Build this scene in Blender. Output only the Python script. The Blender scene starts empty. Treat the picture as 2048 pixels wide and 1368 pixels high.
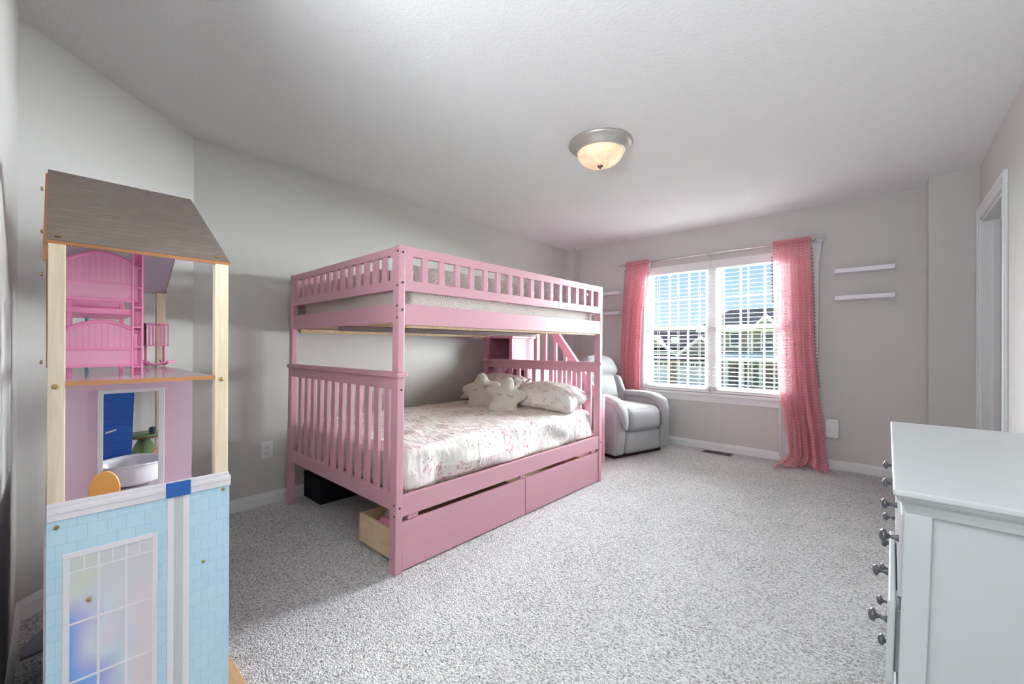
import bpy, bmesh, math, random
from mathutils import Vector, Matrix, noise
random.seed(7)
SC = bpy.context.scene
COL = SC.collection
R = math.radians

# ------------------------------------------------------------------ camera
F, CY, YAW, EYE, ROLL, PITCH = 831.85, 690.95, 42.095, 1.121, 0.1618, 0.1214
cd = bpy.data.cameras.new('camera'); cam = bpy.data.objects.new('camera', cd); COL.objects.link(cam)
cd.sensor_fit = 'HORIZONTAL'; cd.sensor_width = 36.0
cd.lens = F / 2048 * 36.0
cd.shift_y = (CY - 684.0) / 2048
cd.clip_start = 0.02; cd.clip_end = 400
M = Matrix.Rotation(R(YAW), 4, 'Z') @ Matrix.Rotation(R(90 + PITCH), 4, 'X') @ Matrix.Rotation(R(ROLL), 4, 'Z')
M.translation = (0, 0, EYE)
cam.matrix_world = M
SC.camera = cam

# ------------------------------------------------------------------ world, light, exposure
SC.view_settings.view_transform = 'Standard'; SC.view_settings.look = 'None'
SC.view_settings.gamma = 1.0; SC.view_settings.use_curve_mapping = False
SC.view_settings.exposure = 0.16
SC.cycles.max_bounces = 8; SC.cycles.diffuse_bounces = 5; SC.cycles.glossy_bounces = 3
SC.cycles.transparent_max_bounces = 16; SC.cycles.transmission_bounces = 4
SC.cycles.caustics_reflective = False; SC.cycles.caustics_refractive = False
SC.cycles.sample_clamp_indirect = 6
SC.cycles.use_denoising = True

w = bpy.data.worlds.new('sky'); SC.world = w; w.use_nodes = True
nt = w.node_tree; nt.nodes.clear()
tc = nt.nodes.new('ShaderNodeTexCoord'); sx = nt.nodes.new('ShaderNodeSeparateXYZ')
rp = nt.nodes.new('ShaderNodeValToRGB'); bg = nt.nodes.new('ShaderNodeBackground'); wo = nt.nodes.new('ShaderNodeOutputWorld')
nt.links.new(tc.outputs['Generated'], sx.inputs[0]); nt.links.new(sx.outputs['Z'], rp.inputs[0])
nt.links.new(rp.outputs[0], bg.inputs[0]); nt.links.new(bg.outputs[0], wo.inputs[0])
el = rp.color_ramp.elements
el[0].position = 0.0; el[0].color = (0.60, 0.78, 0.90, 1)
el[1].position = 0.22; el[1].color = (0.27, 0.53, 0.80, 1)
bg.inputs['Strength'].default_value = 1.05

def light(name, kind, loc, direction, energy, color=(1, 1, 1), **k):
    d = bpy.data.lights.new(name, kind); d.energy = energy; d.color = color
    for a, v in k.items(): setattr(d, a, v)
    o = bpy.data.objects.new(name, d); COL.objects.link(o); o.location = loc
    o.rotation_euler = Vector(direction).to_track_quat('-Z', 'Y').to_euler()
    return o
# bright hazy daylight entering through the window
SUN_EL, SUN_ANG, SUN_E = 15, 60, 104.0
sd = Vector((-0.34, -0.94, 0)).normalized() * math.cos(R(SUN_EL)); sd.z = -math.sin(R(SUN_EL))
light('hazy_sun', 'SUN', (0, 12, 8), sd, SUN_E, (0.91, 0.97, 1.0), angle=R(SUN_ANG))
light('hazy_sky', 'SUN', (-4, 12, 8), (0.66, -0.72, -0.22), 50.0, (0.91, 0.97, 1.0), angle=R(60))
# added fill behind the camera: a soft panel and a ceiling-bounced flash
light('rear_fill', 'AREA', (-0.35, -1.9, 1.7), (-0.1, 1, 0.15), 4, (0.94, 0.97, 1.0), shape='RECTANGLE', size=1.4, size_y=1.2)
light('bounce_light', 'AREA', (-0.42, -0.85, 1.35), (-0.22, 0.36, 1), 74, (0.92, 0.97, 1.0), shape='RECTANGLE', size=0.6, size_y=0.6)

# ------------------------------------------------------------------ materials
def lin(c):
    return tuple(((x / 255) / 12.92 if x / 255 <= 0.04045 else ((x / 255 + 0.055) / 1.055) ** 2.4) for x in c) + (1,)
class NT:
    def __init__(s, name):
        s.m = bpy.data.materials.new(name); s.m.use_nodes = True; s.t = s.m.node_tree; s.t.nodes.clear()
        s.out = s.n('ShaderNodeOutputMaterial')
    def n(s, kind, **k):
        x = s.t.nodes.new(kind)
        for a, v in k.items(): setattr(x, a, v)
        return x
    def l(s, a, b): s.t.links.new(a, b)
    def val(s, sock, v):
        if hasattr(v, 'is_linked') or hasattr(v, 'links'): s.l(v, sock)
        else: sock.default_value = v
    def math(s, op, a, b=0.0, c=0.0):
        x = s.n('ShaderNodeMath', operation=op); s.val(x.inputs[0], a); s.val(x.inputs[1], b)
        if op in ('MULTIPLY_ADD', 'SMOOTH_MIN'): s.val(x.inputs[2], c)
        return x.outputs[0]
    def mix(s, f, a, b):
        x = s.n('ShaderNodeMix', data_type='RGBA'); s.val(x.inputs[0], f)
        s.val(x.inputs[6], a); s.val(x.inputs[7], b); return x.outputs[2]
    def ramp(s, f, stops, interp='LINEAR'):
        x = s.n('ShaderNodeValToRGB'); s.l(f, x.inputs[0]); e = x.color_ramp.elements; x.color_ramp.interpolation = interp
        while len(e) < len(stops): e.new(0.5)
        for i, (p, c) in enumerate(stops): e[i].position = p; e[i].color = c if len(c) == 4 else c + (1,)
        return x.outputs[0]
    def coord(s, kind='Object', scale=(1, 1, 1), loc=(0, 0, 0), rot=(0, 0, 0)):
        c = s.n('ShaderNodeTexCoord'); m = s.n('ShaderNodeMapping')
        m.inputs['Scale'].default_value = scale; m.inputs['Location'].default_value = loc; m.inputs['Rotation'].default_value = rot
        s.l(c.outputs[kind], m.inputs[0]); return m.outputs[0]
    def noise(s, vec, scale, detail=3, rough=0.5, out=0, dist=0.0):
        x = s.n('ShaderNodeTexNoise'); s.l(vec, x.inputs['Vector']); x.inputs['Scale'].default_value = scale
        x.inputs['Detail'].default_value = detail; x.inputs['Roughness'].default_value = rough; x.inputs['Distortion'].default_value = dist
        return x.outputs[out]
    def voro(s, vec, scale, feature='F1', out='Distance', rnd=1.0):
        x = s.n('ShaderNodeTexVoronoi', feature=feature); s.l(vec, x.inputs['Vector']); x.inputs['Scale'].default_value = scale
        x.inputs['Randomness'].default_value = rnd; return x.outputs[out]
    def bump(s, h, strength, dist=0.01):
        x = s.n('ShaderNodeBump'); s.l(h, x.inputs['Height']); x.inputs['Strength'].default_value = strength
        x.inputs['Distance'].default_value = dist; return x.outputs[0]
    def principled(s, col, rough=0.5, metal=0.0, spec=0.5, bump=None, sheen=0.0, coat=0.0):
        p = s.n('ShaderNodeBsdfPrincipled'); s.val(p.inputs['Base Color'], col); s.val(p.inputs['Roughness'], rough)
        p.inputs['Metallic'].default_value = metal; p.inputs['Specular IOR Level'].default_value = spec
        p.inputs['Sheen Weight'].default_value = sheen; p.inputs['Coat Weight'].default_value = coat
        if bump is not None: s.l(bump, p.inputs['Normal'])
        s.l(p.outputs[0], s.out.inputs[0]); return p
MATS = {}
def plain(name, rgb, rough=0.5, metal=0.0, spec=0.4, var=0.04, nscale=12, bumps=None, sheen=0.0, coat=0.0, stretch=(1, 1, 1)):
    """procedural paint/plastic/metal: slight tone variation and optional (scale, strength, distance) bump"""
    a = NT(name); v = a.coord(scale=stretch)
    c = lin(rgb); d = tuple(x * (1 - var * 2) for x in c[:3]) + (1,)
    col = a.mix(a.noise(v, nscale, 3), d, c)
    b = a.bump(a.noise(v, bumps[0], 3), bumps[1], bumps[2]) if bumps else None
    a.principled(col, rough, metal, spec, b, sheen, coat); MATS[name] = a.m; return a.m

m_wall = plain('wall_paint', (203, 202, 199), 0.75, spec=0.25, var=0.01, nscale=3, bumps=(160, 0.12, 0.002))
def make_ceiling():
    a = NT('ceiling_texture'); v = a.coord()
    n1 = a.noise(v, 55, 4, 0.6, dist=0.6); n2 = a.noise(v, 130, 2)
    h = a.math('ADD', a.ramp(n1, [(0.42, (0, 0, 0)), (0.58, (1, 1, 1))]), a.math('MULTIPLY', n2, 0.35))
    a.principled(lin((244, 245, 246)), 0.85, spec=0.2, bump=a.bump(h, 0.22, 0.003)); return a.m
m_ceil = make_ceiling()
def make_carpet():
    a = NT('grey_carpet'); v = a.coord()
    vo = a.voro(v, 150, out='Color'); sp = a.n('ShaderNodeSeparateColor'); a.l(vo, sp.inputs[0])
    n = a.noise(v, 100, 3, 0.7); big = a.noise(v, 3.0, 3)
    f = a.math('ADD', a.math('MULTIPLY', sp.outputs[0], 0.45), a.math('MULTIPLY', n, 0.75))
    f = a.math('ADD', f, a.math('MULTIPLY', big, 0.18))
    col = a.ramp(f, [(0.36, lin((112, 111, 111))), (0.57, lin((206, 206, 206))), (0.82, lin((246, 246, 246)))])
    d = a.voro(v, 140); h = a.math('SUBTRACT', n, d)
    a.principled(col, 1.0, spec=0.05, bump=a.bump(h, 0.9, 0.012), sheen=0.25); return a.m
m_carpet = make_carpet()
m_trim = plain('white_trim_paint', (232, 235, 235), 0.35, spec=0.5, var=0.005)
m_pink = plain('pink_bed_paint', (206, 156, 169), 0.42, spec=0.4, var=0.03, nscale=5, bumps=(40, 0.06, 0.002), stretch=(1, 1, 4))
m_bolt = plain('dark_bolt', (70, 50, 58), 0.4, 0.6)
def wood(name, c1, c2, scale=(6, 6, 60), rough=0.5):
    a = NT(name); v = a.coord(scale=scale)
    n = a.noise(v, 1.0, 4, 0.6, dist=0.8)
    col = a.ramp(n, [(0.35, lin(c1)), (0.65, lin(c2))])
    a.principled(col, rough, spec=0.3, bump=a.bump(n, 0.08, 0.002)); return a.m
m_pine = wood('pine_wood', (214, 186, 146), (230, 208, 172), (3, 30, 40))
m_birch = wood('birch_post_wood', (208, 192, 168), (226, 212, 190), (60, 60, 4))
m_mdf = plain('mdf_edge', (176, 124, 84), 0.7, var=0.06, nscale=80)
m_nickel = plain('brushed_nickel', (206, 203, 198), 0.42, 0.7, var=0.04, nscale=40)
m_brass = plain('brass_screw', (150, 125, 80), 0.35, 0.8)
m_black = plain('black_fabric_box', (34, 36, 42), 0.9, spec=0.1, bumps=(220, 0.3, 0.002))
def make_glass():
    a = NT('window_glass'); t = a.n('ShaderNodeBsdfTransparent'); g = a.n('ShaderNodeBsdfGlossy'); g.inputs['Roughness'].default_value = 0.02
    lw = a.n('ShaderNodeLayerWeight'); lw.inputs[0].default_value = 0.25
    mx = a.n('ShaderNodeMixShader'); a.l(a.math('MULTIPLY', lw.outputs['Fresnel'], 0.35), mx.inputs[0])
    a.l(t.outputs[0], mx.inputs[1]); a.l(g.outputs[0], mx.inputs[2]); a.l(mx.outputs[0], a.out.inputs[0]); return a.m
m_glass = make_glass()
m_blind = plain('white_blind_slat', (240, 240, 240), 0.4, spec=0.4, var=0.005)
m_vinyl = plain('white_window_vinyl', (238, 239, 241), 0.35, var=0.005)

# ------------------------------------------------------------------ mesh helpers
class MB:
    def __init__(s): s.v = []; s.f = []; s.uv = {}; s.smooth = []; s.nb = 0
    def add(s, vs, fs, smooth=False, uvs=None):
        o = len(s.v); s.v += [tuple(p) for p in vs]
        for i, f in enumerate(fs):
            if uvs: s.uv[len(s.f)] = uvs[i]
            s.f.append([o + k for k in f]); s.smooth.append(smooth)
        return s
    def box(s, x0, x1, y0, y1, z0, z1):
        if x0 > x1: x0, x1 = x1, x0
        if y0 > y1: y0, y1 = y1, y0
        if z0 > z1: z0, z1 = z1, z0
        e = 0.00012 * (s.nb % 7); s.nb += 1                    # keeps faces of overlapping boards apart
        x0 -= e; x1 += e; y0 -= e; y1 += e; z1 += e; z0 = z0 - e if z0 > 0.001 else z0
        return s.add([(x, y, z) for z in (z0, z1) for y in (y0, y1) for x in (x0, x1)],
                     [(0, 2, 3, 1), (4, 5, 7, 6), (0, 1, 5, 4), (2, 6, 7, 3), (0, 4, 6, 2), (1, 3, 7, 5)])
    def prism(s, poly, a0, a1, axis='x', smooth=False):
        """poly: 2D points in the plane perpendicular to axis (x:(y,z) y:(x,z) z:(x,y))"""
        def P(p, a): return {'x': (a, p[0], p[1]), 'y': (p[0], a, p[1]), 'z': (p[0], p[1], a)}[axis]
        n = len(poly); vs = [P(p, a0) for p in poly] + [P(p, a1) for p in poly]
        fs = [tuple(range(n))[::-1], tuple(range(n, 2 * n))] + [(i, (i + 1) % n, n + (i + 1) % n, n + i) for i in range(n)]
        return s.add(vs, fs, smooth)
    def lathe(s, prof, c=(0, 0, 0), n=32, axis='z'):
        vs = []; fs = []
        for r, h in prof:
            for i in range(n):
                a = 2 * math.pi * i / n; x, y = r * math.cos(a), r * math.sin(a)
                p = {'z': (x, y, h), 'x': (h, x, y), 'y': (x, h, y)}[axis]
                vs.append((c[0] + p[0], c[1] + p[1], c[2] + p[2]))
        for j in range(len(prof) - 1):
            for i in range(n):
                k = (i + 1) % n; fs.append((j * n + i, j * n + k, (j + 1) * n + k, (j + 1) * n + i))
        if prof[0][0] > 1e-5: fs.append(tuple(range(n))[::-1])
        if prof[-1][0] > 1e-5: fs.append(tuple(range((len(prof) - 1) * n, len(prof) * n)))
        return s.add(vs, fs, True)
    def tube(s, path, r, n=12, ry=None, up=(0, 0, 1), power=2.0, cap=True):
        """sweep an (super)ellipse along a path; r, ry scalars or lists (ry is along 'up')"""
        P = [Vector(p) for p in path]; N = len(P)
        rr = r if isinstance(r, (list, tuple)) else [r] * N
        r2 = rr if ry is None else (ry if isinstance(ry, (list, tuple)) else [ry] * N)
        vs = []; up0 = Vector(up)
        for i in range(N):
            t = (P[min(i + 1, N - 1)] - P[max(i - 1, 0)]).normalized()
            u = up0 - t * up0.dot(t)
            if u.length < 1e-3: u = Vector((0, 1, 0)) - t * t.y
            u.normalize(); side = t.cross(u)
            for k in range(n):
                a = 2 * math.pi * k / n; ca, sa = math.cos(a), math.sin(a)
                q = (abs(ca) ** power + abs(sa) ** power) ** (-1 / power)
                vs.append(P[i] + side * (ca * q * rr[i]) + u * (sa * q * r2[i]))
        fs = [(i * n + k, i * n + (k + 1) % n, (i + 1) * n + (k + 1) % n, (i + 1) * n + k) for i in range(N - 1) for k in range(n)]
        if cap: fs += [tuple(range(n))[::-1], tuple(range((N - 1) * n, N * n))]
        return s.add(vs, fs, True)
    def grid(s, fn, nu, nv, uvfn=None, closed=False):
        vs = [fn(i / nu, j / nv) for j in range(nv + 1) for i in range(nu + 1)]
        fs = []; uvs = []
        for j in range(nv):
            for i in range(nu):
                a = j * (nu + 1) + i; fs.append((a, a + 1, a + nu + 2, a + nu + 1))
                if uvfn: uvs.append([uvfn(x / nu, y / nv) for x, y in ((i, j), (i + 1, j), (i + 1, j + 1), (i, j + 1))])
        return s.add(vs, fs, True, uvs or None)
    def puff(s, x0, x1, y0, y1, z0, z1, r=0.03, bulge=(0, 0, 0), n=14, fn=None):
        """rounded, bulging upholstery block"""
        C = Vector(((x0 + x1) / 2, (y0 + y1) / 2, (z0 + z1) / 2)); H = Vector(((x1 - x0) / 2, (y1 - y0) / 2, (z1 - z0) / 2))
        idx = {}; vs = []; fs = []
        def vert(i, j, k):
            key = (i, j, k)
            if key in idx: return idx[key]
            def w(t):                                   # denser near the edges
                t = t / n * 2 - 1; return math.sin(t * math.pi / 2)
            q = Vector((w(i), w(j), w(k)))
            p = Vector((q.x * H.x, q.y * H.y, q.z * H.z))
            inn = Vector([max(-(H[a] - r), min(H[a] - r, p[a])) if H[a] > r else 0 for a in range(3)])
            d = p - inn
            if d.length > 1e-9:
                ln = max(abs(d[a]) for a in range(3)); p = inn + d.normalized() * min(r, max(ln, 1e-6))
            b = Vector((bulge[0] * q.x * (1 - q.y ** 2) * (1 - q.z ** 2), bulge[1] * q.y * (1 - q.x ** 2) * (1 - q.z ** 2), bulge[2] * q.z * (1 - q.x ** 2) * (1 - q.y ** 2)))
            p = p + b + C
            if fn: p = Vector(fn(p, q))
            idx[key] = len(vs); vs.append(p); return idx[key]
        for a in range(n):
            for b in range(n):
                for (f, flip) in ((lambda u, v: (u, v, 0), 1), (lambda u, v: (u, v, n), 0), (lambda u, v: (u, 0, v), 0), (lambda u, v: (u, n, v), 1), (lambda u, v: (0, u, v), 1), (lambda u, v: (n, u, v), 0)):
                    q = [vert(*f(a, b)), vert(*f(a + 1, b)), vert(*f(a + 1, b + 1)), vert(*f(a, b + 1))]
                    fs.append(q[::-1] if flip else q)
        return s.add(vs, fs, True)

WM = {}
def tag(o, label=None, cat=None, group=None, kind=None):
    if label: o['label'] = label
    if cat: o['category'] = cat
    if group: o['group'] = group
    if kind: o['kind'] = kind
    return o
def thing(name, label, cat, loc, rotz=0.0, group=None, kind=None):
    o = bpy.data.objects.new(name, None); COL.objects.link(o); o.empty_display_size = 0.1
    o.location = loc; o.rotation_euler = (0, 0, rotz)
    WM[o.name] = Matrix.Translation(loc) @ Matrix.Rotation(rotz, 4, 'Z')
    return tag(o, label, cat, group, kind)
def build(mb, name, mat, parent=None, local=False, bevel=0.0, seg=2, sub=0, solid=0.0, fn=None, origin=None, label=None, smooth=None, cat=None, group=None, kind=None):
    """mesh of one part (or of one top-level thing). World coordinates unless local=True."""
    vs = [Vector(p) for p in mb.v]
    if fn: vs = [Vector(fn(p)) for p in vs]
    if parent is None:
        if origin is None:
            xs = [p.x for p in vs]; ys = [p.y for p in vs]; zs = [p.z for p in vs]
            origin = Vector(((min(xs) + max(xs)) / 2, (min(ys) + max(ys)) / 2, min(zs)))
        origin = Vector(origin); vs = [p - origin for p in vs]
    elif not local:
        inv = WM[parent.name].inverted(); vs = [inv @ p for p in vs]
    me = bpy.data.meshes.new(name); me.from_pydata([tuple(p) for p in vs], [], mb.f)
    me.polygons.foreach_set('use_smooth', [bool(smooth) if smooth is not None else x for x in mb.smooth])
    if mb.uv:
        ul = me.uv_layers.new(name='UVMap')
        for i, p in enumerate(me.polygons):
            if i in mb.uv:
                for k, li in enumerate(p.loop_indices): ul.data[li].uv = mb.uv[i][k]
    me.validate(); me.update()
    bm = bmesh.new(); bm.from_mesh(me); bmesh.ops.recalc_face_normals(bm, faces=bm.faces) if not mb.uv else None; bm.to_mesh(me); bm.free()
    me.materials.append(mat)
    o = bpy.data.objects.new(name, me); COL.objects.link(o)
    if parent is None: o.location = origin; WM[o.name] = Matrix.Translation(origin)
    else: o.parent = parent; WM[o.name] = WM[parent.name]
    if solid: m = o.modifiers.new('thickness', 'SOLIDIFY'); m.thickness = solid; m.offset = 0
    if bevel: m = o.modifiers.new('bevel', 'BEVEL'); m.width = bevel; m.segments = seg; m.limit_method = 'ANGLE'; m.angle_limit = R(40); m.harden_normals = False
    if sub: m = o.modifiers.new('smooth', 'SUBSURF'); m.levels = sub; m.render_levels = sub
    return tag(o, label, cat, group, kind)
def struct(name, mb, mat, parent=None, **k):
    return build(mb, name, mat, parent, kind='structure' if parent is None else None, **k)
def shift(mb, dx=0, dy=0, dz=0):
    mb.v = [(x + dx, y + dy, z + dz) for x, y, z in mb.v]; return mb

# ------------------------------------------------------------------ the room
H = 2.44; XL = -3.262; YW = 4.835; XR = 0.496
TH = 0.14
WX0, WX1, WZ0, WZ1 = -2.19, -0.69, 0.60, 2.05
struct('floor', MB().box(-3.6, 2.0, -3.0, YW + TH, -0.1, 0), m_carpet, origin=(0, 0, 0))
struct('ceiling', MB().box(-3.6, 2.0, -3.0, YW + TH, H, H + 0.1), m_ceil, origin=(0, 0, H))
struct('wall_left', MB().box(XL - TH, XL, 0.60, YW, 0, H), m_wall, origin=(XL, 0, 0))
# 45 degree wall and the short near wall
DA, DB = (XL, 0.60), (-2.606, -0.093)
struct('wall_diagonal', MB().prism([DA, DB, (DB[0] - 0.1, DB[1] - 0.1), (DA[0] - 0.14, DA[1] - 0.04)], 0, H, 'z'), m_wall, origin=(-2.9, 0.25, 0))
struct('wall_near', MB().box(-2.75, -1.02, -0.093 - TH, -0.093, 0, H), m_wall, origin=(-1.8, -0.093, 0))
struct('wall_hall', MB().box(-1.16, -1.02, -3.0, -0.093 - TH, 0, H), m_wall, origin=(-1.02, -1.5, 0))
struct('wall_back', MB().box(-1.16, XR + TH, -3.0, -2.86, 0, H), m_wall, origin=(-0.3, -2.86, 0))
wf = MB().box(XL - TH, WX0, YW, YW + TH, 0, H).box(WX1, 0.9, YW, YW + TH, 0, H)
wf.box(WX0, WX1, YW, YW + TH, 0, WZ0).box(WX0, WX1, YW, YW + TH, WZ1, H)
struct('wall_far', wf, m_wall, origin=(-1.44, YW, 0))
struct('wall_column_left', MB().box(XL, -3.127, 4.695, YW, 0, H), m_wall)
struct('wall_column_right', MB().box(0.234, XR, 4.536, YW, 0, H), m_wall)
# right wall with the closet opening
CY0, CY1, CZ = 3.645, 4.43, 2.03
wr = MB().box(XR, XR + TH, -3.0, CY0, 0, H).box(XR, XR + TH, CY1, YW, 0, H).box(XR, XR + TH, CY0, CY1, CZ, H)
struct('wall_right', wr, m_wall, origin=(XR, 1, 0))
cl = MB().box(1.25, 1.33, 3.0, YW, 0, H).box(XR + TH, 1.25, 3.0, 3.1, 0, H).box(XR + TH, 1.25, YW - 0.08, YW, 0, H)
struct('wall_closet', cl, m_wall, origin=(1.0, 4, 0))
d1 = thing('door_1', None, None, (XR, 4.04, 0), kind='structure')
c = MB()
for (a, b) in ((CY0 - 0.085, CY0 - 0.006), (CY1 + 0.006, CY1 + 0.085)):
    c.box(XR - 0.014, XR, a, b, 0, CZ + 0.006)
    c.box(XR - 0.019, XR - 0.014, (a if a < 4 else b - 0.03), (a + 0.03 if a < 4 else b), 0, CZ + 0.085 if a < 4 else CZ + 0.085)
c.box(XR - 0.014, XR, CY0 - 0.085, CY1 + 0.085, CZ + 0.006, CZ + 0.085)
c.box(XR - 0.019, XR - 0.014, CY0 - 0.085, CY1 + 0.085, CZ + 0.055, CZ + 0.085)
build(c, 'door_casing', m_trim, d1, bevel=0.003)
j = MB().box(XR - 0.002, XR + TH + 0.002, CY0, CY0 + 0.018, 0, CZ).box(XR - 0.002, XR + TH + 0.002, CY1 - 0.018, CY1, 0, CZ).box(XR - 0.002, XR + TH + 0.002, CY0, CY1, CZ - 0.018, CZ)
build(j, 'door_jamb', m_trim, d1)
st = MB().box(XR + 0.05, XR + 0.085, CY1 - 0.034, CY1 - 0.018, 0, CZ - 0.018).box(XR + 0.075, XR + 0.11, CY0 + 0.018, CY0 + 0.03, 0, CZ - 0.018).box(XR + 0.075, XR + 0.11, CY0 + 0.018, CY1 - 0.018, CZ - 0.03, CZ - 0.018)
build(st, 'door_stop', m_trim, d1, bevel=0.002)

def baseboard(name, p, q, side):
    """p->q along a wall; side = unit normal into the room"""
    n = Vector((side[0], side[1], 0)).normalized(); mb = MB(); prof = [(0, 0), (0.013, 0), (0.013, 0.058), (0.009, 0.066), (0.008, 0.078), (0.003, 0.083), (0, 0.083)]
    vs = []
    for e in (p, q):
        for (d, z) in prof: vs.append((e[0] + n.x * d, e[1] + n.y * d, z))
    k = len(prof)
    mb.add(vs, [tuple(range(k)), tuple(range(2 * k - 1, k - 1, -1))] + [(i, (i + 1) % k, k + (i + 1) % k, k + i) for i in range(k)])
    struct(name, mb, m_trim)
baseboard('baseboard_left', (XL, 0.60), (XL, 4.695), (1, 0))
baseboard('baseboard_diagonal', DA, DB, (0.707, 0.707))
baseboard('baseboard_near', (-2.606, -0.093), (-1.02, -0.093), (0, 1))
baseboard('baseboard_far', (-3.127, YW), (0.234, YW), (0, -1))
baseboard('baseboard_right', (XR, -2.8), (XR, CY0 - 0.085), (-1, 0))
baseboard('baseboard_column', (0.234, 4.536), (XR, 4.536), (0, -1))

# ------------------------------------------------------------------ window
wn = thing('window_1', None, None, (-1.44, YW, WZ0), kind='structure')
YS = YW + 0.085
fr = MB().box(WX0, WX0 + 0.03, YW + 0.005, YW + TH, WZ0, WZ1).box(WX1 - 0.03, WX1, YW + 0.005, YW + TH, WZ0, WZ1)
fr.box(WX0, WX1, YW + 0.005, YW + TH, WZ1 - 0.03, WZ1).box(WX0, WX1, YW + 0.03, YW + TH, WZ0, WZ0 + 0.03)
build(fr, 'window_frame', m_vinyl, wn)
build(MB().box(-1.485, -1.395, YW + 0.045, YW + TH, WZ0, WZ1), 'center_mullion', m_vinyl, wn, bevel=0.004)
build(MB().box(WX0 - 0.04, WX1 + 0.04, YW - 0.035, YW + 0.06, WZ0 - 0.018, WZ0 + 0.012), 'window_sill', m_trim, wn, bevel=0.005)
build(MB().box(WX0 - 0.02, WX1 + 0.02, YW - 0.016, YW, WZ0 - 0.085, WZ0 - 0.018).box(WX0 - 0.02, WX1 + 0.02, YW - 0.022, YW, WZ0 - 0.035, WZ0 - 0.018), 'window_apron', m_trim, wn, bevel=0.003)
ZM = 1.325
for (a, b) in ((WX0 + 0.03, -1.485), (-1.395, WX1 - 0.03)):
    for (z0, z1, y) in ((ZM - 0.005, WZ1 - 0.03, YS + 0.03), (WZ0 + 0.03, ZM + 0.035, YS)):
        up = z1 > 1.6; s = MB(); t = 0.036
        s.box(a, a + t, y - 0.015, y + 0.015, z0, z1).box(b - t, b, y - 0.015, y + 0.015, z0, z1)
        s.box(a, b, y - 0.015, y + 0.015, z0, z0 + t).box(a, b, y - 0.015, y + 0.015, z1 - t, z1)
        sash = build(s, 'window_sash', m_vinyl, wn, bevel=0.003)
        g = MB(); w3 = (b - a) / 3
        for k in (1, 2): g.box(a + w3 * k - 0.009, a + w3 * k + 0.009, y - 0.004, y + 0.004, z0 + t, z1 - t)
        g.box(a + t, b - t, y - 0.004, y + 0.004, (z0 + z1) / 2 - 0.009, (z0 + z1) / 2 + 0.009)
        build(g, 'window_muntin', m_vinyl, sash)
        build(MB().box(a + t - 0.005, b - t + 0.005, y + 0.005, y + 0.009, z0 + t - 0.005, z1 - t + 0.005), 'window_glass', m_glass, sash)
# blinds
for i, (a, b) in enumerate(((WX0 + 0.035, -1.447), (-1.433, WX1 - 0.035))):
    yb = YW + 0.028
    bl = thing('window_blind', ['white horizontal slat blind in the left half of the window', 'white horizontal slat blind in the right half of the window'][i], 'window blind', ((a + b) / 2, yb, WZ0 + 0.02), group='window blinds')
    build(MB().box(a - 0.005, b + 0.005, yb - 0.038, yb - 0.028, WZ1 - 0.075, WZ1 + 0.015).box(a, b, yb - 0.028, yb + 0.026, WZ1 - 0.05, WZ1 - 0.003), 'valance', m_blind, bl, bevel=0.003)
    sl = MB(); z = WZ1 - 0.085; n = 0
    while z > WZ0 + 0.115:
        tl = R(3.0)
        pr = []
        for k in range(5):
            u = (k / 4 - 0.5) * 0.05; pr.append((yb + u * math.cos(tl), z + u * math.sin(tl) + 0.0018 * math.cos(u / 0.025 * math.pi / 2)))
        pr2 = [(y, zz - 0.0028) for y, zz in pr[::-1]]
        sl.prism(pr + pr2, a + 0.004, b - 0.004, 'x'); z -= 0.0445; n += 1
    build(sl, 'slat', m_blind, bl)
    sk = MB()
    for k in range(4): sk.box(a + 0.004, b - 0.004, yb - 0.025, yb + 0.025, WZ0 + 0.045 + k * 0.013, WZ0 + 0.048 + k * 0.013)
    build(sk, 'stacked_slat', m_blind, bl)
    build(MB().box(a + 0.004, b - 0.004, yb - 0.026, yb + 0.026, WZ0 + 0.02, WZ0 + 0.042), 'bottom_rail', m_blind, bl, bevel=0.004)
    for fx in (0.17, 0.5, 0.83):
        x = a + (b - a) * fx
        build(MB().box(x - 0.0012, x + 0.0012, yb - 0.027, yb - 0.0255, WZ0 + 0.04, WZ1 - 0.05).box(x - 0.0012, x + 0.0012, yb + 0.0255, yb + 0.027, WZ0 + 0.04, WZ1 - 0.05), 'ladder_cord', m_blind, bl)
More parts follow.
